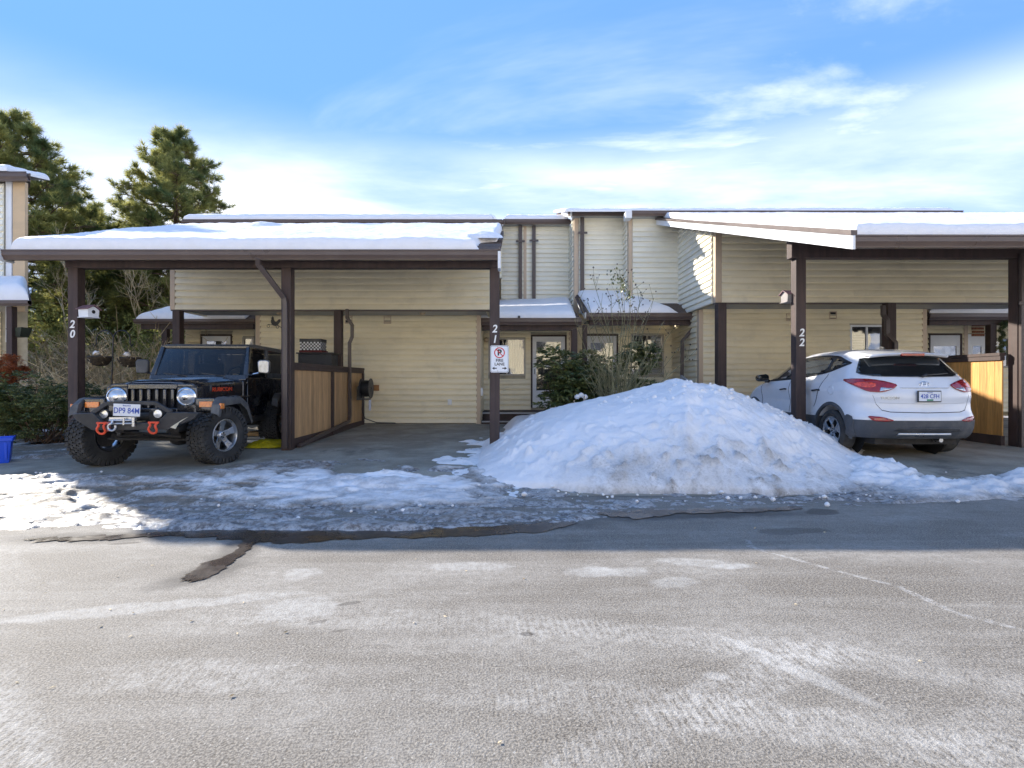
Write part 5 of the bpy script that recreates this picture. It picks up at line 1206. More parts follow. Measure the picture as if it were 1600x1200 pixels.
# windscreen frame, glass, wipers
wf = MB(); b0, t0 = (.745, 1.14, 1.245), (.690, 1.40, 1.80)
for sx in (-1, 1): wf.beam((sx*b0[0], b0[1], b0[2]), (sx*t0[0], t0[1], t0[2]), .075, .06, up=(0, 1, 0))
wf.beam((-.76, 1.13, 1.265), (.76, 1.13, 1.265), .06, .11, up=(0, .4, 1)).beam((-.72, 1.405, 1.80), (.72, 1.405, 1.80), .07, .06)
wsf = jb('windscreen_frame', wf, m_bpaint, bevel=.015)
obj('pane', MB().add([(-.72, 1.165, 1.31), (.72, 1.165, 1.31), (.665, 1.39, 1.78), (-.665, 1.39, 1.78)], [(0, 1, 2, 3)]), m_carglass, wsf, True, smooth=0)
for x0 in (-.38, .22): obj('wiper', MB().beam((x0-.18, 1.135, 1.345), (x0+.20, 1.115, 1.30), .014, .012).tube([(x0+.20, 1.115, 1.29), (x0+.05, 1.10, 1.315)], .007, 6), m_blackm, wsf, True)
# hard top, side glass, doors
top = MB(); top.prism([(1.38, 1.80), (1.42, 1.845), (1.7, 1.87), (3.25, 1.87), (3.33, 1.80), (3.35, 1.78)], lambda u, w, t: (t*(1 if w < 1.82 else .93), u, w), -.72, .72)
ht = jb('hard_top', top, m_flare, bevel=.03)
for sx in (-1, 1):
    X0, X1 = sorted((sx*.70, sx*.735))
    pz = MB().box(X0, X1, 2.15, 2.23, 1.26, 1.80).box(X0, X1, 3.27, 3.35, 1.26, 1.80).box(X0, X1, 2.23, 3.27, 1.26, 1.36)
    obj('pillar', pz, m_flare, ht, True, bevel=.01)
    obj('side_window', MB().add([(sx*.715, 2.23, 1.36), (sx*.715, 3.27, 1.36), (sx*.715, 3.27, 1.79), (sx*.715, 2.23, 1.79)], [(0, 1, 2, 3)]), m_carglass, ht, True, smooth=0)
    dr = jb('door', MB().box(*sorted((sx*.732, sx*.752)), 1.20, 2.13, .64, 1.27), m_bpaint, bevel=.02)
    obj('door_window_frame', MB().beam((sx*.735, 1.24, 1.28), (sx*.70, 1.45, 1.79), .035, .03, up=(0, 1, 0)).beam((sx*.70, 1.45, 1.79), (sx*.70, 2.12, 1.80), .035, .03).beam((sx*.735, 2.12, 1.28), (sx*.70, 2.12, 1.80), .035, .03, up=(0, 1, 0)), m_bpaint, dr, True, bevel=.006)
    obj('pane', MB().add([(sx*.732, 1.26, 1.28), (sx*.732, 2.11, 1.28), (sx*.70, 2.11, 1.79), (sx*.70, 1.46, 1.79)], [(0, 1, 2, 3)]), m_carglass, dr, True, smooth=0)
    obj('handle', MB().box(*sorted((sx*.752, sx*.785)), 1.95, 2.07, 1.12, 1.15), m_blackm, dr, True, bevel=.008)
    mr = MB(); mr.prism([(-.09, -.11), (.07, -.12), (.10, -.09), (.10, .09), (.07, .12), (-.07, .12), (-.10, .08)], lambda u, w, t: (sx*.98+u, 1.30+t, 1.46+w), -.035, .045)
    m1 = jb('wing_mirror', mr, m_dullchrome if sx > 0 else m_flare, bevel=.02); obj('mirror_arm', MB().tube([(sx*.74, 1.30, 1.32), (sx*.93, 1.32, 1.36)], .018, 8), m_chrome if sx > 0 else m_blackm, m1, True)
    for q_ in (.80, 1.17): obj('hinge', MB().box(*sorted((sx*.745, sx*.775)), 1.13, 1.24, q_, q_+.03), m_bpaint, dr, True, bevel=.004)
    st_ = MB().box(sx*.38-.22, sx*.38+.22, 1.95, 2.5, .95, 1.15).box(sx*.38-.22, sx*.38+.22, 2.35, 2.50, 1.1, 1.55).box(sx*.38-.13, sx*.38+.13, 2.38, 2.47, 1.55, 1.74); jb('seat', st_, m_dark, bevel=.04)
sw = MB(); sw.tube([(.38+.18*math.cos(a), 1.72+.06*math.sin(a), 1.30+.17*math.sin(a)) for a in np.linspace(0, 2*math.pi, 25)], .014, 8); jb('steering_wheel', sw, m_dark, bevel=0)
jb('dashboard', blk(-.68, .68, 1.18, 1.50, 1.10, 1.30), m_dark, bevel=.04)
rb = MB(); rb.tube([(-.60, 2.30, 1.2), (-.58, 2.30, 1.70), (-.50, 2.30, 1.76), (.50, 2.30, 1.76), (.58, 2.30, 1.70), (.60, 2.30, 1.2)], .035, 10); jb('roll_bar', rb, m_dark, bevel=0)
jb('rear_window', MB().box(-.60, .60, 3.335, 3.345, 1.36, 1.76), m_carglass, bevel=0)
sw_ = wheel(jp, (.05, 3.52, 1.12), R(90), .39, .27, .2, 'offroad', 1, name='spare_wheel')

# --- the white car
TG = gz1(5.9, 8.3)
tc_ = thing('parked_car', (5.96, 7.50, TG), 'white compact car seen from behind with dark grey lower bumper under the right carport', 'car')
def tb(name, mb, mat, parent=None, bevel=.0, smooth=35): return obj(name, mb, mat, parent or tc_, True, smooth, bevel)
def interp(z, xs, ys):   # smooth interpolation (Catmull-Rom over uneven knots)
    xs = np.array(xs); ys = np.array(ys); m = np.gradient(ys, xs); i = np.clip(np.searchsorted(xs, z)-1, 0, len(xs)-2); h = xs[i+1]-xs[i]; t_ = (z-xs[i])/h
    return (2*t_**3-3*t_**2+1)*ys[i]+(t_**3-2*t_**2+t_)*h*m[i]+(-2*t_**3+3*t_**2)*ys[i+1]+(t_**3-t_**2)*h*m[i+1]
zk = [.26, .34, .42, .52, .62, .68, .80, .92, 1.04, 1.12, 1.19, 1.30, 1.42, 1.52, 1.58, 1.625, 1.65, 1.662]
wk = [.83, .885, .905, .91, .912, .908, .905, .912, .905, .880, .835, .785, .725, .660, .60, .50, .36, .15]
yk = [.11, .045, .015, .0, .005, .03, .05, .045, .075, .11, .15, .26, .37, .47, .56, .80, 1.10, 1.50]
fk = [4.26, 4.36, 4.41, 4.40, 4.38, 4.35, 4.24, 4.05, 3.75, 3.42, 3.22, 2.98, 2.72, 2.48, 2.34, 2.18, 2.02, 1.85]
def outline(z, off=0):
    w = interp(z, zk, wk)+off; y0 = interp(z, zk, yk)-off; y1 = interp(z, zk, fk)+off
    fac = max(0, (z-1.15)/.5); Rr = .50-.12*fac; Rf = .78-.25*fac; nr = 2.7+.3*fac; nf = 2.6
    th = np.linspace(0, math.pi/2, 20); x = []; y = []
    for t_ in th: x.append(w*math.sin(t_)**(2/nr)); y.append(y0+Rr*(1-math.cos(t_)**(2/nr)))
    for q in np.linspace(0, 1, 14)[1:-1]: x.append(w*(1-.0*q)); y.append(y0+Rr+(y1-Rf-y0-Rr)*q)
    for t_ in th[::-1]: x.append(w*math.sin(t_)**(2/nf)); y.append(y1-Rf*(1-math.cos(t_)**(2/nf)))
    x = np.array(x); y = np.array(y)
    # the flanks pinch in a little towards the nose
    x = x*(1-.06*np.clip((y-3.3)/1.1, 0, 1))
    # haunch over the rear wheel, waist crease
    x = x+.012*np.exp(-((z-.98)/.07)**2)*np.clip(x/w, 0, 1)**8+(-.018)*np.exp(-((z-.76)/.09)**2)*np.clip(x/w, 0, 1)**8*np.exp(-((y-2.2)/1.0)**4)
    X_ = np.concatenate([x, -x[::-1][1:-1]]); Y_ = np.concatenate([y, y[::-1][1:-1]])
    return X_, Y_
def slices(z0, z1, n, off=0, cap=True):
    zs_ = np.linspace(z0, z1, n); mb = MB(); k = None
    for z in zs_:
        X_, Y_ = outline(z, off); k = len(X_); mb.v += [(float(a), float(b), float(z)) for a, b in zip(X_, Y_)]
    for i in range(n-1):
        for j in range(k): mb.f.append((i*k+j, i*k+(j+1) % k, (i+1)*k+(j+1) % k, (i+1)*k+j))
    if cap: mb.f.append(tuple(range(k))[::-1]); mb.f.append(tuple(range((n-1)*k, n*k)))
    mb.m = [0]*len(mb.f); return mb
shell = slices(.30, 1.655, 64)
bvh = BVHTree.FromPolygons([Vector(v) for v in shell.v], shell.f)
cut = MB()
for y in (.83, 3.47):
    for sx in (-1, 1):
        a, b = sorted((sx*.62, sx*1.3)); cut.lathe([(0, a), (.405, a), (.405, b), (0, b)], 'X', (0, y, .355), 40)
import bmesh
def cutmesh():
    me = cut.mesh('arch', m_dark, 0); bm = bmesh.new(); bm.from_mesh(me); bmesh.ops.remove_doubles(bm, verts=bm.verts, dist=1e-5); bmesh.ops.recalc_face_normals(bm, faces=bm.faces); bm.to_mesh(me); bm.free(); return me
cm = cutmesh(); co_ = bpy.data.objects.new('arch', cm); C.objects.link(co_)
def carve(mb, mats):
    me = mb.mesh('b', mats, 0); o = bpy.data.objects.new('b', me); C.objects.link(o); o.modifiers.new('n', 'BOOLEAN').object = co_; o.modifiers['n'].operation = 'DIFFERENCE'; o.modifiers['n'].solver = 'EXACT'
    dg = bpy.context.evaluated_depsgraph_get(); r = bpy.data.meshes.new_from_object(o.evaluated_get(dg)); bpy.data.objects.remove(o)
    r.polygons.foreach_set('use_smooth', [True]*len(r.polygons)); r.set_sharp_from_angle(angle=R(28)); r.materials.clear(); r.materials.append(mats); return r
b_ = obj('body', carve(slices(.56, 1.655, 60), m_wpaint), None, tc_, True)
# lower cladding: rises over the arches
cl_ = obj('lower_cladding', carve(slices(.30, .565, 16, .006), m_clad), None, tc_, True)
bpy.data.objects.remove(co_)
tb('underbody', MB().box(-.6, .6, .25, 4.1, .20, .34), m_under)
for y in (.83, 3.47):
    for sx in (-1, 1):
        a, b = sorted((sx*.60, sx*.62)); tb('wheel_well', MB().lathe([(0, sx*.615), (.40, sx*.615)], 'X', (0, y, .355), 30), m_dark)
        # dark lip following the arch, laid on the body side
        lip = MB(); n = 30
        def side(y_, z_, off): 
            h_ = bvh.ray_cast(Vector((sx*3, y_, z_)), Vector((-sx, 0, 0))); return (h_[0].x+sx*off) if h_[0] else sx*.9
        P_ = []
        for i in range(n+1):
            a_ = R(-12)+R(204)*i/n; 
            for rr2, off in ((.400, -.03), (.400, .012), (.440 if y < 1 else .437, .012), (.452, .001)):
                yy = y+rr2*math.cos(a_); z_ = .355+rr2*math.sin(a_); P_.append((side(yy, max(z_, .31), off), yy, z_))
        lip.add(P_, [(i*4+j, i*4+j+1, (i+1)*4+j+1, (i+1)*4+j) for i in range(n) for j in range(3)]); tb('arch_trim', lip, m_clad, smooth=50)
        wheel(tc_, (sx*.80, y, .345), 0, .345, .225, .225, 'car', sx)
from mathutils.geometry import delaunay_2d_cdt
def smoothpoly(p, it=2):
    for _ in range(it): p = [q for a, b in zip(p, p[1:]+p[:1]) for q in ((a[0]*.8+b[0]*.2, a[1]*.8+b[1]*.2), (a[0]*.2+b[0]*.8, a[1]*.2+b[1]*.8))]
    return p
def patch(name, poly, fn, mat, off=.004, thick=.004, step=.03, parent=None, smooth_=1):
    """lay an outline on the car's skin: fn(u,v) gives (ray origin, ray direction)"""
    if smooth_: poly = smoothpoly(poly, smooth_)
    b_ = []
    for a, c2 in zip(poly, poly[1:]+poly[:1]):
        k = max(1, int(math.hypot(c2[0]-a[0], c2[1]-a[1])/step)); b_ += [(a[0]+(c2[0]-a[0])*i/k, a[1]+(c2[1]-a[1])*i/k) for i in range(k)]
    n = len(b_); us_ = [p[0] for p in b_]; vs_ = [p[1] for p in b_]
    def inside(x, y):
        c_ = False
        for i in range(n):
            x1, y1 = b_[i]; x2, y2 = b_[i-1]
            if (y1 > y) != (y2 > y) and x < (x2-x1)*(y-y1)/(y2-y1)+x1: c_ = not c_
        return c_
    inn = [(x, y) for x in np.arange(min(us_)+step/2, max(us_), step) for y in np.arange(min(vs_)+step/2, max(vs_), step) if inside(x, y)]
    r = delaunay_2d_cdt([Vector(p) for p in b_+inn], [], [list(range(n))], 1, 1e-6)
    V = []; ok = []
    for p in r[0]:
        o, d = fn(p.x, p.y); h = bvh.ray_cast(o, d)
        if h[0] is None: V.append(Vector((0, 0, 0))); ok.append(False)
        else:
            nrm = h[1]; nrm = nrm if nrm.dot(d) < 0 else -nrm; V.append(h[0]+nrm*off); ok.append(True)
    Fc = [tuple(f) for f in r[2] if all(ok[i] for i in f)]
    mb = MB().add(V, Fc); o = obj(name, mb, mat, parent or tc_, True, smooth=60)
    s_ = o.modifiers.new('thick', 'SOLIDIFY'); s_.thickness = thick; s_.offset = 1
    return o
rear = lambda x, z: (Vector((x, -2, z)), Vector((0, 1, 0)))
def sidef(sx): return lambda y, z: (Vector((sx*3, y, z)), Vector((-sx, 0, 0)))
def diag(sx): 
    return lambda s_, z: (Vector((sx*-1*s_*.7071+sx*2, -s_*-1*-.7071*0+(-.7071*s_)-2, z)) if False else Vector((-sx*s_*.7071*1+0, -s_*.7071, z))+Vector((sx*2, -2, 0)), Vector((-sx*.7071, .7071, 0)))
rg = patch('rear_window', [(-.60, 1.505), (.60, 1.505), (.70, 1.35), (.765, 1.235), (.60, 1.195), (0, 1.185), (-.60, 1.195), (-.765, 1.235), (-.70, 1.35)], rear, m_opglass, .004, .003, smooth_=1)
for i, x in enumerate((.10, .50)): pass
obj('rear_wiper', MB().beam((.02, .135, 1.215), (.40, .165, 1.245), .02, .014).tube([(0, .12, 1.20), (.06, .125, 1.225)], .02, 8), m_blackm, rg, True)
# spoiler with the high brake lamp
sp_ = MB(); xs = np.linspace(-1, 1, 21); Xs = []; Ys = []; Zs = []
for (y, z, w) in ((.60, 1.535, .60), (.33, 1.515, .585), (.305, 1.535, .59), (.32, 1.555, .595), (.60, 1.600, .60), (.95, 1.640, .56)):
    Xs.append(xs*w); Ys.append(y+.07*np.abs(xs)**3+xs*0); Zs.append(z-.03*np.abs(xs)**3-.006*xs**2)
so_ = tb('spoiler', MB().grid(np.array(Xs), np.array(Ys), np.array(Zs)), m_wpaint, smooth=40); sd = so_.modifiers.new('t', 'SOLIDIFY'); sd.thickness = .012; sd.offset = -1
obj('brake_lamp', MB().box(-.17, .17, .290, .33, 1.505, 1.545), m_red, so_, True, bevel=.006)
for sx in (-1, 1):
    dg_ = diag(sx)
    for nm, pts, mt in (('tail_lamp', [(1.04, 1.15), (.86, 1.165), (.62, 1.155), (.46, 1.12), (.34, 1.075), (.37, 1.025), (.44, .985), (.52, .965), (.66, .975), (.84, 1.06)], m_red),):
        fn_ = lambda s_, z, sx=sx: (Vector((sx*s_*.7071, s_*.7071, z))*1+Vector((sx*2, -2, 0)), Vector((-sx*.7071, .7071, 0)))
        tl = patch(nm, pts, fn_, mt, .006, .010, .025, smooth_=1)
        patch('reversing_lens', [(.38, 1.025), (.52, 1.035), (.53, .98), (.44, .995)], fn_, m_lens, .017, .002, .02, parent=tl, smooth_=0)
        patch('lamp_reflector', [(.58, 1.10), (.78, 1.115), (.86, 1.08), (.70, 1.03), (.58, 1.04)], fn_, M('orange_red_reflector', (.85, .07, .03), .15, var=.4, scale=30, coat=1), .017, .002, .02, parent=tl)
    patch('bumper_reflector', [(.78, .625), (.62, .615), (.46, .565), (.56, .548), (.72, .555)], lambda x, z, sx=sx: (Vector((sx*x, -2, z)), Vector((0, 1, 0))), m_red, .010, .006, .03, smooth_=1)
    # side glass: one dark band, then the panes proud of it
    sf = sidef(sx)
    band = patch('window_surround', [(3.12, 1.115), (2.75, 1.325), (2.35, 1.485), (1.85, 1.560), (1.35, 1.565), (.98, 1.535), (.72, 1.455), (.58, 1.405), (.75, 1.350), (1.05, 1.265), (1.5, 1.205), (2.1, 1.155), (2.7, 1.125)], sf, m_blackm, .003, .003, .05, smooth_=1)
    for pts in ([(3.00, 1.145), (2.70, 1.315), (2.35, 1.455), (2.12, 1.505), (2.12, 1.175)], [(2.02, 1.185), (2.02, 1.520), (1.6, 1.535), (1.10, 1.520), (1.10, 1.290), (1.5, 1.225)], [(1.03, 1.30), (1.03, 1.505), (.78, 1.435), (.66, 1.400), (.82, 1.355)]):
        patch('side_window', pts, sf, m_opglass, .008, .003, .05, parent=band, smooth_=1)
    for pts in ([(3.10, 1.10), (3.115, 1.10), (3.10, .62), (3.085, .62)], [(2.06, 1.14), (2.07, 1.14), (2.06, .58), (2.05, .58)], [(1.03, 1.25), (1.04, 1.25), (1.13, 1.0), (1.30, .72), (1.30, .70), (1.12, .99)]):
        patch('panel_gap', pts, sf, m_seam, .001, .0015, .04, smooth_=0)
    for y in (1.20, 2.24):
        hy = obj('door_handle', MB().tube([(sx*.915, y-.10, .985), (sx*.948, y-.07, .990), (sx*.950, y+.07, .975), (sx*.915, y+.10, .97)], .014, 8), m_blackm, tc_, True)
    mm = MB(); mm.prism([(-.10, -.06), (.08, -.07), (.12, -.02), (.11, .06), (-.04, .08), (-.10, .05)], lambda u, w, t_: (sx*1.02+u*sx, 2.83+t_, 1.19+w), -.06, .09)
    tb('wing_mirror', mm, m_opglass, bevel=.025); tb('mirror_foot', MB().box(*sorted((sx*.86, sx*.95)), 2.86, 2.92, 1.10, 1.16), m_blackm, bevel=.01)
    patch('fuel_flap' if sx < 0 else 'panel_gap', [(.80+.075*math.cos(a), .99+.075*math.sin(a)) for a in np.linspace(0, 2*math.pi, 24)[:-1]], sf, m_wpaint, .0015, .002, .03, smooth_=0) if sx < 0 else None
    patch('mud_flap' if False else 'corner_cladding', [(.30, .30), (.30, .60), (.40, .64), (.46, .60), (.42, .45), (.50, .31)], sf, m_clad, .009, .004, .04) 
# tailgate seam, crease and trim
def strip(pts, w):
    up_ = [(a, b+w/2) for a, b in pts]; dn = [(a, b-w/2) for a, b in pts[::-1]]; return up_+dn
patch('tailgate_seam', strip([(-.70, .93), (-.66, .80), (-.60, .71), (-.50, .685), (0, .675), (.50, .685), (.60, .71), (.66, .80), (.70, .93)], .010), rear, m_seam, .001, .0015, .03, smooth_=0)
patch('tailgate_crease', strip([(-.62, .815), (0, .80), (.62, .815)], .006), rear, M('painted_crease_shadow', (.40, .40, .42), .5), .0008, .001, .05, smooth_=0)  # crease drawn as a grey line, its shade put into the colour
patch('plate_recess', [(-.33, 1.025), (.33, 1.025), (.36, 1.035), (-.36, 1.035)], rear, m_chrome, .002, .006, .03, smooth_=0)
patch('skid_trim', [(-.42, .345), (.36, .345), (.34, .385), (-.40, .385)], rear, m_alloy, .012, .008, .03, smooth_=0)
patch('bumper_recess', [(-.50, .40), (-.40, .47), (.44, .47), (.54, .40)], rear, m_steel, .010, .003, .03, smooth_=1)
pf = tb('number_plate', MB().box(-.17, .17, .012, .030, .83, .995), m_blackm, bevel=.006); loc(pf, (.02, 0, 0))
obj('plate_face', MB().box(-.155, .155, .006, .0115, .845, .980), m_plate, pf, True)
text('plate_number', '428 CFH', .085, m_plateblue, pf, (0, .0045, .912), sx=.86, depth=.001, local=True, bold=.001)
text('plate_lettering', 'Beautiful', .022, m_plateblue, pf, (0, .0045, .966), depth=.001, local=True); obj('plate_sticker', MB().box(-.045, .045, .0035, .006, .848, .872), M('green_sticker', (.05, .25, .15), .5), pf, True)
def hitr(x, z): return bvh.ray_cast(Vector((x, -2, z)), Vector((0, 1, 0)))[0].y
em = MB(); n = 28
yy = hitr(0, 1.085)-.006
em.tube([(.068*math.cos(a), yy, 1.085+.040*math.sin(a)) for a in np.linspace(0, 2*math.pi, n)], .0055, 6)
em.tube([(-.040, yy, 1.055), (-.022, yy, 1.112)], .006, 6).tube([(.040, yy, 1.115), (.022, yy, 1.058)], .006, 6).tube([(-.032, yy, 1.082), (0, yy, 1.090), (.032, yy, 1.086)], .005, 6)
tb('emblem', em, m_chrome)
text('tailgate_lettering', 'TUCSON', .050, m_dullchrome, tc_, (-.50, hitr(-.50, .885)-.003, .885), (R(90), 0, R(-13)), .002, 0, 1.2, True, .0012)
ex = MB(); ex.tube([(.28, .25, .27), (.28, .13, .27)], .030, 14).tube([(.0, .4, .28), (.25, .3, .27)], .022, 8); tb('exhaust', ex, m_alloy)
tb('roof_aerial', MB().obox((0, .95, 1.665), (0, 1, .3), .05, (1, 0, 0), .012, (0, -.3, 1), .02), m_blackm, bevel=.006)
# ------------------------------------------------------------------ small things
def digits(root_label, s_, px, pys, d, size, cat='house number', rot=0):
    t_ = thing('house_number', (PX(px, d), d-.095, PZ(pys[-1], d)), root_label, cat)
    for ch_, py in zip(s_, pys): text('digit', ch_, size, m_whitep, t_, (PX(px, d), d-.0905, PZ(py, d)), depth=.003, shear=.18, sx=.95, bold=.004)
    return t_
digits('white painted number 20 on the leftmost post', '20', 119.5, (508, 523), DP, .18)
digits('white painted number 21 on the post above the no parking sign', '21', 773, (515, 531), DP, .18)
digits('white painted number 22 on the post beside the snow heap', '22', 1248, (521, 536), DP, .18)
digits('small white number 24 on the far porch post', '24', 1553, (538, 550), y4+.01, .16)
t_ = digits('tiny vertical 21 on the tan corner trim', '21', 743.5, (559, 566), DW-.025+.06, .09)
# no parking sign
sg = thing('no_parking_sign', (PX(781, 8.78), 8.79, PZ(583, 8.8)), 'white no parking fire lane sign on the post numbered 21', 'sign')
m_signw = M('sign_white', (.82, .83, .85), .4, var=.02); m_signr = M('sign_red', (.62, .02, .03), .4, var=.05); m_signk = M('sign_black', (.02, .02, .022), .5)
sx_, sz_, sy_ = PX(780.5, 8.8), PZ(561, 8.8), 8.79
def rrect(w, h, r, n=6):
    out = []
    for cx, cz, a0 in ((w/2-r, h/2-r, 0), (-w/2+r, h/2-r, 90), (-w/2+r, -h/2+r, 180), (w/2-r, -h/2+r, 270)):
        for i in range(n+1): a = R(a0+90*i/n); out.append((cx+r*math.cos(a), cz+r*math.sin(a)))
    return out
pf_ = lambda u, w, t: (sx_+u, t, sz_+w)
obj('sign_plate', MB().prism(rrect(.31, .455, .03), pf_, sy_-.002, sy_), m_signw, sg)
bd = MB()
o1 = rrect(.295, .44, .025); o2 = rrect(.283, .428, .02); n = len(o1)
bd.add([(sx_+p[0], sy_-.0030, sz_+p[1]) for p in o1]+[(sx_+p[0], sy_-.0030, sz_+p[1]) for p in o2], [(i, (i+1) % n, n+(i+1) % n, n+i) for i in range(n)]); obj('sign_border', bd, m_signk, sg)
text('letter', 'P', .135, m_signk, sg, (sx_, sy_-.0035, sz_+.105), depth=.0004, bold=.006)
rg_ = MB(); n = 40; cz = sz_+.105
rg_.add([(sx_+r*math.cos(a), sy_-.0045, cz+r*math.sin(a)) for r in (.090, .073) for a in np.linspace(0, 2*math.pi, n, endpoint=False)], [(i, (i+1) % n, n+(i+1) % n, n+i) for i in range(n)])
rg_.obox((sx_, sy_-.0045, cz), (.707, 0, -.707), .080, (0, 1, 0), .0002, (.707, 0, .707), .0075); obj('prohibition_ring', rg_, m_signr, sg)
text('lettering', 'FIRE', .066, m_signk, sg, (sx_, sy_-.0035, sz_-.025), depth=.0004, sx=1.05, bold=.0015); text('lettering', 'LANE', .066, m_signk, sg, (sx_, sy_-.0035, sz_-.088), depth=.0004, sx=1.05, bold=.0015)
ar = MB()
for s_ in (-1, 1): ar.add([(sx_+s_*.125, sy_-.0035, sz_-.155), (sx_+s_*.085, sy_-.0035, sz_-.130), (sx_+s_*.085, sy_-.0035, sz_-.180)], [(0, 1, 2)]).box(*sorted((sx_+s_*.087, sx_+s_*.045)), sy_-.0036, sy_-.0034, sz_-.163, sz_-.147)
obj('arrow', ar, m_signk, sg)
for q_ in (.2, -.2): obj('bolt', MB().lathe([(0, sy_-.008), (.009, sy_-.007), (.010, sy_-.002)], 'Y', (sx_-.03, 0, sz_+q_), 10), m_alloy, sg)
# birdhouses
def birdhouse(label, x, y, z, rz, s=1, m_w=None):
    m_w = m_w or m_white
    b = thing('birdhouse', (x, y, z), label, 'birdhouse', rz=rz)
    obj('box', MB().prism([(-.09, 0), (.09, 0), (.10, .13), (0, .19), (-.10, .13)], lambda u, w, t: (t*s, u*s, w*s), -.11, .11), m_w, b, True, bevel=.003)
    m_r = M('mauve_birdhouse_roof', (.20, .11, .12), .6, var=.2)
    obj('roof', MB().obox((0, -.06*s, .17*s), (1, 0, 0), .14*s, (0, 1, .6), .075*s, (0, -.6, 1), .006).obox((0, .06*s, .17*s), (1, 0, 0), .14*s, (0, 1, -.6), .075*s, (0, .6, 1), .006), m_r, b, True)
    obj('base', MB().box(-.13*s, .13*s, -.10*s, .10*s, -.012, -.001), m_w, b, True)
    obj('entrance_hole', MB().lathe([(0, .1115*s), (.032*s, .1115*s)], 'X', (0, 0, .09*s), 18), m_dark, b, True)
birdhouse('small white birdhouse with a mauve roof on the leftmost post', PX(141, 8.75), 8.72, PZ(496, 8.75), R(-15), .95)
birdhouse('weathered grey birdhouse mounted on the left side of the post numbered 22', PX(1234.5, 9.05), 9.06, PZ(472, 9.05), R(8), .95, M('weathered_grey_wood', (.30, .27, .25), .8, var=.2))
# double shepherd hook with two baskets
sh = thing('plant_hook', (PX(172, 10.6), 10.6, .1), 'black double shepherd hook standing behind the left carport front post', 'garden hook')
xh = PX(177, 10.6); zh = PZ(530, 10.6); hkm = MB(); hkm.tube([(PX(171, 10.6), 10.6, 0), (xh, 10.6, zh)], .014, 8)
for s_ in (-1, 1):
    r = .17; pts = [(xh+s_*(r-r*math.cos(a)), 10.6, zh+.0+r*1.05*math.sin(a)) for a in np.linspace(0, math.pi, 14)]; pts += [(xh+s_*(2*r-.0), 10.6, zh-.10), (xh+s_*(2*r+.04), 10.6, zh-.13), (xh+s_*(2*r+.07), 10.6, zh-.09)]
    hkm.tube(pts, .011, 7)
obj('hook', hkm, m_blackm, sh)
m_dead = M('dead_planter_moss', (.06, .045, .03), .95, var=.5, scale=20, bump=1, bscale=40)
for i, (px, py, lab) in enumerate(((156, 560, 'dark hanging planter with snow on the left arm of the garden hook'), (203, 562, 'dark hanging planter with snow on the right arm of the garden hook'))):
    x = PX(px, 10.6); z = PZ(py, 10.6); hb_ = thing('hanging_planter', (x, 10.6, z), lab, 'planter', 'hanging planters')
    b = MB(); b.lathe([(0, -.16), (.12, -.14), (.19, -.05), (.22, .02), (.18, .05), (0, .06)], 'Z', (x, 10.6, z), 18); obj('basket', b, m_dead, hb_)
    F_ = Fast(); rs = np.random.RandomState(i+5); P = np.array([x, 10.6, z+.03])+rs.normal(0, .09, (220, 3))*[1, 1, .6]; leaves(F_, P, rs.normal(0, 1, (220, 3)), .10, .02, rs); F_.obj('dead_leaves', m_twig, hb_)
    s_ = MB(); lump(s_, x-.02, 10.55, z+.10, .07, rr); obj('snow', s_, m_snow, hb_, smooth=180)
    wr = MB(); hx = xh+(-1 if i == 0 else 1)*.36
    for a in (0, 2.1, 4.2): wr.tube([(x+.19*math.cos(a), 10.6+.19*math.sin(a), z+.02), (hx, 10.6, zh-.12)], .003, 4)
    obj('hanger', wr, m_blackm, hb_)
# hose reel on the partition, with its hose
xh, yh, zh = -3.50, 12.6, PZ(607, 12.55)
hr = thing('hose_reel', (xh, yh, zh), 'black hose reel mounted on the end of the weathered cedar partition', 'hose reel')
rl = MB(); rl.lathe([(.03, -.12), (.24, -.12), (.24, -.10), (.11, -.10), (.11, .10), (.24, .10), (.24, .12), (.03, .12)], 'X', (xh, yh, zh), 28, close=True); obj('reel', rl, m_steel, hr, bevel=.004)
ho = MB(); ho.lathe([(.11, -.095), (.19, -.09), (.20, 0), (.19, .09), (.11, .095)], 'X', (xh, yh, zh), 24); obj('coiled_hose', ho, M('black_hose', (.015, .015, .016), .5, bump=1, bscale=60), hr)
obj('bracket', MB().box(-3.72, xh-.12, yh-.04, yh+.04, zh-.28, zh+.05).box(-3.72, xh+.1, yh-.03, yh+.03, zh-.27, zh-.24), m_flare, hr)
hs = MB(); hs.tube([(-3.55, yh-.1, zh-.12), (-3.56, yh-.15, zh-.5), (-3.52, yh-.05, .42), (-3.3, yh+.2, .30), (-2.9, yh+.45, .27)], .012, 7); obj('hose', hs, m_blackm, hr)
tag(obj('rag', MB().prism([(-.05, 0), (.06, .01), (.05, -.2), (.01, -.26), (-.04, -.22)], lambda u, w, t: (xh+.08+t, yh-.05+u, zh-.28+w), 0, .04), M('pale_blue_rag', (.55, .58, .70), .9), bevel=.01), 'pale rag hanging under the black hose reel', 'rag')
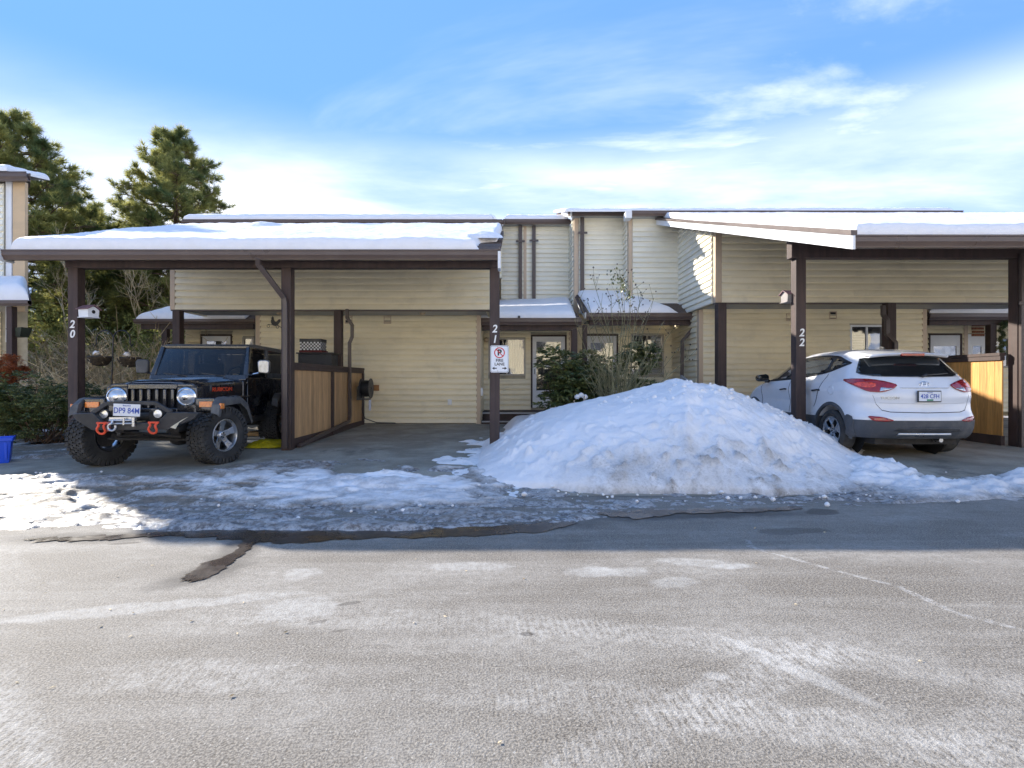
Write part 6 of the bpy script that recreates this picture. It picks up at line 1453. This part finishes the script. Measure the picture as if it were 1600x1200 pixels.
# fittings on the carport walls
def fitting(name, label, cat, mb, mat, **k): return tag(obj(name, mb, mat, **k), label, cat)
vy = DW-.03
def vent(label, px, py, dark, grp='wall vents'):
    x, z = PX(px, DW), PZ(py, DW); v_ = thing('wall_vent', (x, vy, z-.09), label, 'vent', grp)
    f = MB().box(x-.095, x+.095, vy-.02, vy, z-.10, z-.08).box(x-.095, x+.095, vy-.02, vy, z+.08, z+.10).box(x-.095, x-.075, vy-.02, vy, z-.08, z+.08).box(x+.075, x+.095, vy-.02, vy, z-.08, z+.08); obj('frame', f, m_trim, v_)
    for k in range(5): obj('louvre', MB().obox((x, vy-.006, z-.06+k*.03), (1, 0, 0), .074, (0, 1, .9), .012, (0, -.9, 1), .002), m_steel if dark else m_trim, v_)
    obj('duct', MB().box(x-.075, x+.075, vy-.001, vy+.004, z-.08, z+.08), m_dark if dark else m_back, v_)
vent('dark square vent on the wall beside the rear post of the left carport', 545.5, 500, True); vent('pale square vent on the wall right of the dark one', 606, 500, False); vent('dark square vent on the wall behind the white car', 1300, 493, True); vent('narrow vent half hidden behind the post numbered 22', 1233, 496, False)
def outlet(label, px, py, w, h, mat, cat='outlet', d=DW): x, z = PX(px, d), PZ(py, d); return fitting('wall_outlet', label, cat, MB().box(x-w/2, x+w/2, d-.075, d-.028, z-h/2, z+h/2).box(x-w*.28, x+w*.28, d-.085, d-.0755, z-h*.3, z+h*.15), mat, bevel=.006)
outlet('grey covered outlet low on the wall of the middle carport bay', 703, 628, .10, .14, m_white); outlet('small brown box on the wall by the hose reel', 588.5, 606, .15, .15, M('orange_brown_wood', (.40, .20, .08), .7)); outlet('white electrical box low beside the entry deck', 751, 612, .12, .20, m_white, 'electrical box', 13.5)
for px, lab in ((437, 'small ceiling lamp above the black off-road vehicle'), (660, 'small ceiling lamp in the middle carport bay')):
    x = PX(px, 12.9); fitting('ceiling_lamp', lab, 'lamp', MB().lathe([(0, -.055), (.05, -.045), (.075, -.01), (.08, .0)], 'Z', (x, 12.9, bzl+.02), 20), m_trim, smooth=180)
for (px, py, d, lab) in ((748+12, 531, DE-.06, 'round porch lamp left of the entry window'), (1057, 527, D2-.06, 'white twin floodlight by the right hand entry window')):
    x, z = PX(px, d), PZ(py, d); fitting('porch_lamp', lab, 'lamp', MB().lathe([(0, -.10), (.05, -.09), (.075, -.03), (.06, .03), (.03, .05)], 'Y', (x, d, z), 18).box(x-.04, x+.04, d-.0, d+.03, z-.04, z+.05), m_whitep if 'flood' in lab else m_trim, smooth=60)
# wrought rooster on the wall
rx0, rz0_, ry = PX(430, 13.38), PZ(506, 13.38), 13.385
ro = [(0, 0), (.05, -.01), (.11, .02), (.14, .07), (.19, .13), (.20, .19), (.15, .20), (.10, .15), (.06, .12), (.02, .14), (-.01, .20), (-.02, .26), (-.05, .29), (-.06, .25), (-.10, .24), (-.07, .21), (-.09, .17), (-.09, .10), (-.06, .03)]
rt = thing('rooster_ornament', (rx0, ry, rz0_), 'black metal rooster silhouette with scrolls on the wall above the off-road vehicle', 'ornament')
obj('rooster', MB().prism(ro, lambda u, w, t: (rx0+u*.85-.03, ry+t, rz0_+w*.85-.05), -.01, .002), m_blackm, rt, smooth=0)
scl = MB()
def scroll(cx, cz, r, a0, a1, n=16): scl.tube([(cx+r*(1-.6*i/n)*math.cos(R(a0+(a1-a0)*i/n)), ry-.005, cz+r*(1-.6*i/n)*math.sin(R(a0+(a1-a0)*i/n))) for i in range(n+1)], .006, 5)
scl.tube([(rx0-.18, ry-.005, rz0_-.03), (rx0, ry-.005, rz0_-.015), (rx0+.12, ry-.005, rz0_-.07), (rx0+.22, ry-.005, rz0_-.15)], .007, 5); scroll(rx0-.17, rz0_-.06, .05, 60, 400); scroll(rx0+.05, rz0_-.08, .05, 80, -250); scroll(rx0+.20, rz0_-.22, .05, 90, 420); scroll(rx0+.0, rz0_+.01, .03, 0, 300); obj('scroll', scl, m_blackm, rt)
# cabinet and checkered basket behind the partition
cbx = thing('storage_cabinet', (-4.35, 11.6, .2), 'low black cabinet standing behind the cedar partition', 'cabinet')
cz_ = PZ(551, 11.6); obj('cabinet_body', MB().box(PX(467, 11.6), PX(519, 11.6), 11.55, 12.0, .25, cz_-.03), m_steel, cbx, bevel=.01); obj('cabinet_top', MB().box(PX(465, 11.6), PX(522, 11.6), 11.50, 12.03, cz_-.028, cz_), m_blackm, cbx, bevel=.006)
bsk = thing('checkered_basket', (PX(487, 11.6), 11.7, cz_), 'black and white checkered basket sitting on the black cabinet', 'basket')
bx0, bx1 = PX(470, 11.6), PX(502, 11.6); ml = MB(); md = MB(); nxk = 12; nzk = 5
z0b, z1b = cz_+.055, cz_+.235
ml.box(bx0, bx1, 11.56, 11.9, z0b, z1b)
for i in range(nxk):
    for j in range(nzk):
        if (i+j) % 2: xa = bx0+(bx1-bx0)*i/nxk; za = z0b+(z1b-z0b)*j/nzk; md.box(xa, xa+(bx1-bx0)/nxk, 11.553, 11.559, za, za+(z1b-z0b)/nzk)
for i in range(6):
    for j in range(nzk):
        if (i+j) % 2: ya = 11.56+.34*i/6; za = z0b+(z1b-z0b)*j/nzk; md.box(bx1+.001, bx1+.007, ya, ya+.34/6, za, za+(z1b-z0b)/nzk)
obj('weave', ml, m_doorw, bsk); obj('dark_squares', md, m_blackm, bsk)
obj('rim_band', MB().box(bx0-.01, bx1+.012, 11.545, 11.91, z1b, z1b+.07), m_steel, bsk, bevel=.006); obj('folded_cloth', MB().box(bx0-.02, bx1+.03, 11.53, 11.95, cz_+.001, cz_+.053), M('dark_red_cloth', (.10, .02, .02), .9, var=.4, scale=30), bsk, bevel=.015)
# yellow tarp and boxes beside the off-road vehicle
X, Y = np.meshgrid(np.linspace(-1, 1, 60), np.linspace(-1, 1, 50)); q = np.clip(1-(X**2+Y**2)**1.2, 0, 1)
tx, ty = PX(417, 9.3), 9.35; zt2 = gz1(tx, ty)+.01+.13*q**.5*(.75+.9*fbm(X*2.2, Y*2.2, 4))+.03*np.abs(fbm(X*6, Y*3, 3))
tag(obj('yellow_tarp', MB().grid(tx+X*.34+.04*fbm(Y*2, X, 3), ty+Y*.35, zt2), M('yellow_plastic', (.52, .42, .015), .35, var=.2, scale=8, bump=.6, bscale=12), smooth=50), 'crumpled yellow plastic tarp on the ground beside the off-road vehicle', 'tarp')
for i, (px, py, w, h, lab, mt) in enumerate(((408, 690, .42, .05, 'flat white carton under the off-road vehicle', m_white), (404, 681, .36, .05, 'second pale carton lying on the flat one', m_soffit), (400, 670, .26, .07, 'small brown carton on top of the pale ones', M('cardboard', (.50, .32, .16), .8)))):
    x = PX(px, 9.9); z = gz1(x, 9.9)+.0+(.0, .062, .125)[i]; tag(obj('carton', MB().obox((x, 9.95, z+h/2+.012), (1, .1*i-.1, 0), w/2, (-.1*i+.1, 1, 0), .18, (0, 0, 1), h/2), mt, bevel=.006), lab, 'box', 'boxes beside the off-road vehicle')
# blue recycling box at the far left
bl = thing('recycling_box', (PX(18.5, 7.75), 7.75, gz1(-7.5, 7.7)), 'bright blue plastic recycling box cut by the left edge', 'box', rz=R(40))
t = MT('scuffed_blue_plastic'); v = t.coord(kind='World'); t.set(Base_Color=t.mix(t.noise(v, 30, 6, .8, 0, .55, .75, 0, .35), (.006, .085, .70), (.20, .30, .70)), Roughness=t.noise(v, 9, 5, .6, 0, .3, .7, .3, .55)); m_blue = t.m
hb = PZ(684, 7.75)-gz1(-7.5, 7.7); bm_ = MB()
def tap(z, e, x0=-.62, y1=.40): return [(x0+e, e, z), (-e, e, z), (-e, y1-e, z), (x0+e, y1-e, z)]
a, b, c3, d3 = tap(0, .03), tap(hb, 0), tap(hb, .02), tap(.03, .05)
bm_.add(a+b+c3+d3, [(3, 2, 1, 0)]+[(i, (i+1) % 4, 4+(i+1) % 4, 4+i) for i in range(4)]+[(4+i, 4+(i+1) % 4, 8+(i+1) % 4, 8+i) for i in range(4)]+[(8+i, 8+(i+1) % 4, 12+(i+1) % 4, 12+i) for i in range(4)]+[(12, 13, 14, 15)])
obj('tub', bm_, m_blue, bl, True, bevel=.02)
obj('rim', MB().box(-.63, .01, -.018, -.001, hb-.05, hb+.006).box(.001, .018, 0, .41, hb-.05, hb+.006), m_blue, bl, True, bevel=.008)
for k in range(4): obj('rib', MB().box(-.56+k*.16, -.53+k*.16, -.004, .012, .06, hb-.07), m_blue, bl, True, bevel=.004)
# planter, wall sign, garland, handrail, chime
hp_ = thing('wall_planter', (PX(30, 10.8), 10.8, 2.2), 'dark wall planter hanging beside the far left porch post', 'planter'); x, z = PX(29, 10.8), PZ(514, 10.8)
obj('trough', MB().add([(x-.17, 10.7, z), (x+.15, 10.7, z+.03), (x+.10, 10.72, z-.16), (x-.10, 10.72, z-.17), (x-.17, 10.95, z), (x+.15, 10.95, z+.03), (x+.10, 10.93, z-.16), (x-.10, 10.93, z-.17)], [(0, 1, 2, 3), (7, 6, 5, 4), (0, 4, 5, 1), (1, 5, 6, 2), (2, 6, 7, 3), (3, 7, 4, 0)]), M('dark_green_trough', (.04, .05, .035), .7, var=.3), hp_, smooth=0); obj('bracket', MB().tube([(x-.2, 10.8, z+.01), (x-.24, 10.8, z+.35)], .006, 5), m_blackm, hp_)
ws = thing('wooden_wall_sign', (PX(1528, DF-.06), DF-.06, PZ(526, DF)), 'small brown slatted sign hanging above the far right white door', 'sign'); ms_ = M('red_brown_wood', (.26, .10, .05), .7, var=.5, scale=30)
for k in range(4): z = PZ(523.5-k*5.1, DF-.06); x0_, x1_ = PX(1518, DF-.06), PX(1538, DF-.06); obj('slat', MB().box(x0_+.01*(k % 2), x1_-.01*(k % 3), DF-.075, DF-.055, z-.036, z+.036), ms_, ws, bevel=.004)
gl_ = Fast(); rs = np.random.RandomState(8); P = []
for k in range(420):
    f = rs.rand(); P.append([PX(1563, 14.1)+.05*math.sin(f*20)+rs.normal(0, .03), 14.05+rs.normal(0, .03), PZ(506+f*45, 14.1)])
for k in range(260):
    f = rs.rand(); P.append([PX(1562+f*20, 14.1), 14.05+rs.normal(0, .03), PZ(508-2*math.sin(f*3), 14.1)+rs.normal(0, .03)])
needles(gl_, np.array(P), unit(rs.normal(0, 1, (680, 3))), .07, .012, 5, rs, .9); tag(gl_.obj('garland', m_rhodo), 'dark green garland wound beside the porch post numbered 24', 'garland')
hd = thing('handrail', (PX(1080, 13.2), 13.2, .4), 'grey sloping handrail against the side wall behind the snow heap', 'handrail')
obj('rail', MB().beam((PX(1064, 13.6), 13.6, PZ(589, 13.6)), (PX(1098, 12.6), 12.6, PZ(614, 12.6)), .05, .10), m_soffit, hd); obj('baluster', MB().box(PX(1065, 13.6), PX(1068, 13.6), 13.58, 13.62, .3, PZ(593, 13.6)), m_brown, hd)
ch_ = MB(); x, z = PX(976, 13.9), PZ(511, 13.9); ch_.tube([(x, 13.95, z+.12), (x, 13.95, z)], .003, 4).lathe([(0, 0), (.03, .02), (.022, .07), (.03, .10), (0, .13)], 'Z', (x, 13.95, z-.12), 10); tag(obj('hanging_ornament', ch_, m_blackm), 'small dark ornament hanging under the right hand porch roof', 'ornament')
sn = MB(); x, z = PX(811, 13.8), PZ(509, 13.8); sn.tube([(x, 13.85, z), (x-.01, 13.84, z-.05), (x-.06, 13.80, z-.09)], .018, 7).lathe([(0, -.03), (.035, -.02), (.04, .03)], 'Y', (x-.07, 13.78, z-.10), 10); tag(obj('spotlight', sn, m_blackm), 'small black spotlight under the middle porch gutter', 'lamp')
for (px, d, lab) in ((791, 13.66, 'dark vent stub poking through the porch roof snow'),):
    tag(obj('roof_clip', MB().box(PX(px+20, d)-.03, PX(px+20, d)+.03, d-.1, d-.02, PZ(498, d), PZ(494, d)), m_blackm), lab, 'clip')
# leaves and twigs dropped on the lane
lt = Fast(); rs = np.random.RandomState(31); P = np.column_stack([rs.uniform(-5, 5, 60), rs.uniform(1.7, 5, 60), np.full(60, .006)]); leaves(lt, P, rs.normal(0, 1, (60, 3))*[1, 1, .05], .025, .010, rs, .02)
tag(lt.obj('leaf_litter', m_twig), 'scattered tiny dry leaves and grit on the lane', 'litter', kind='stuff')
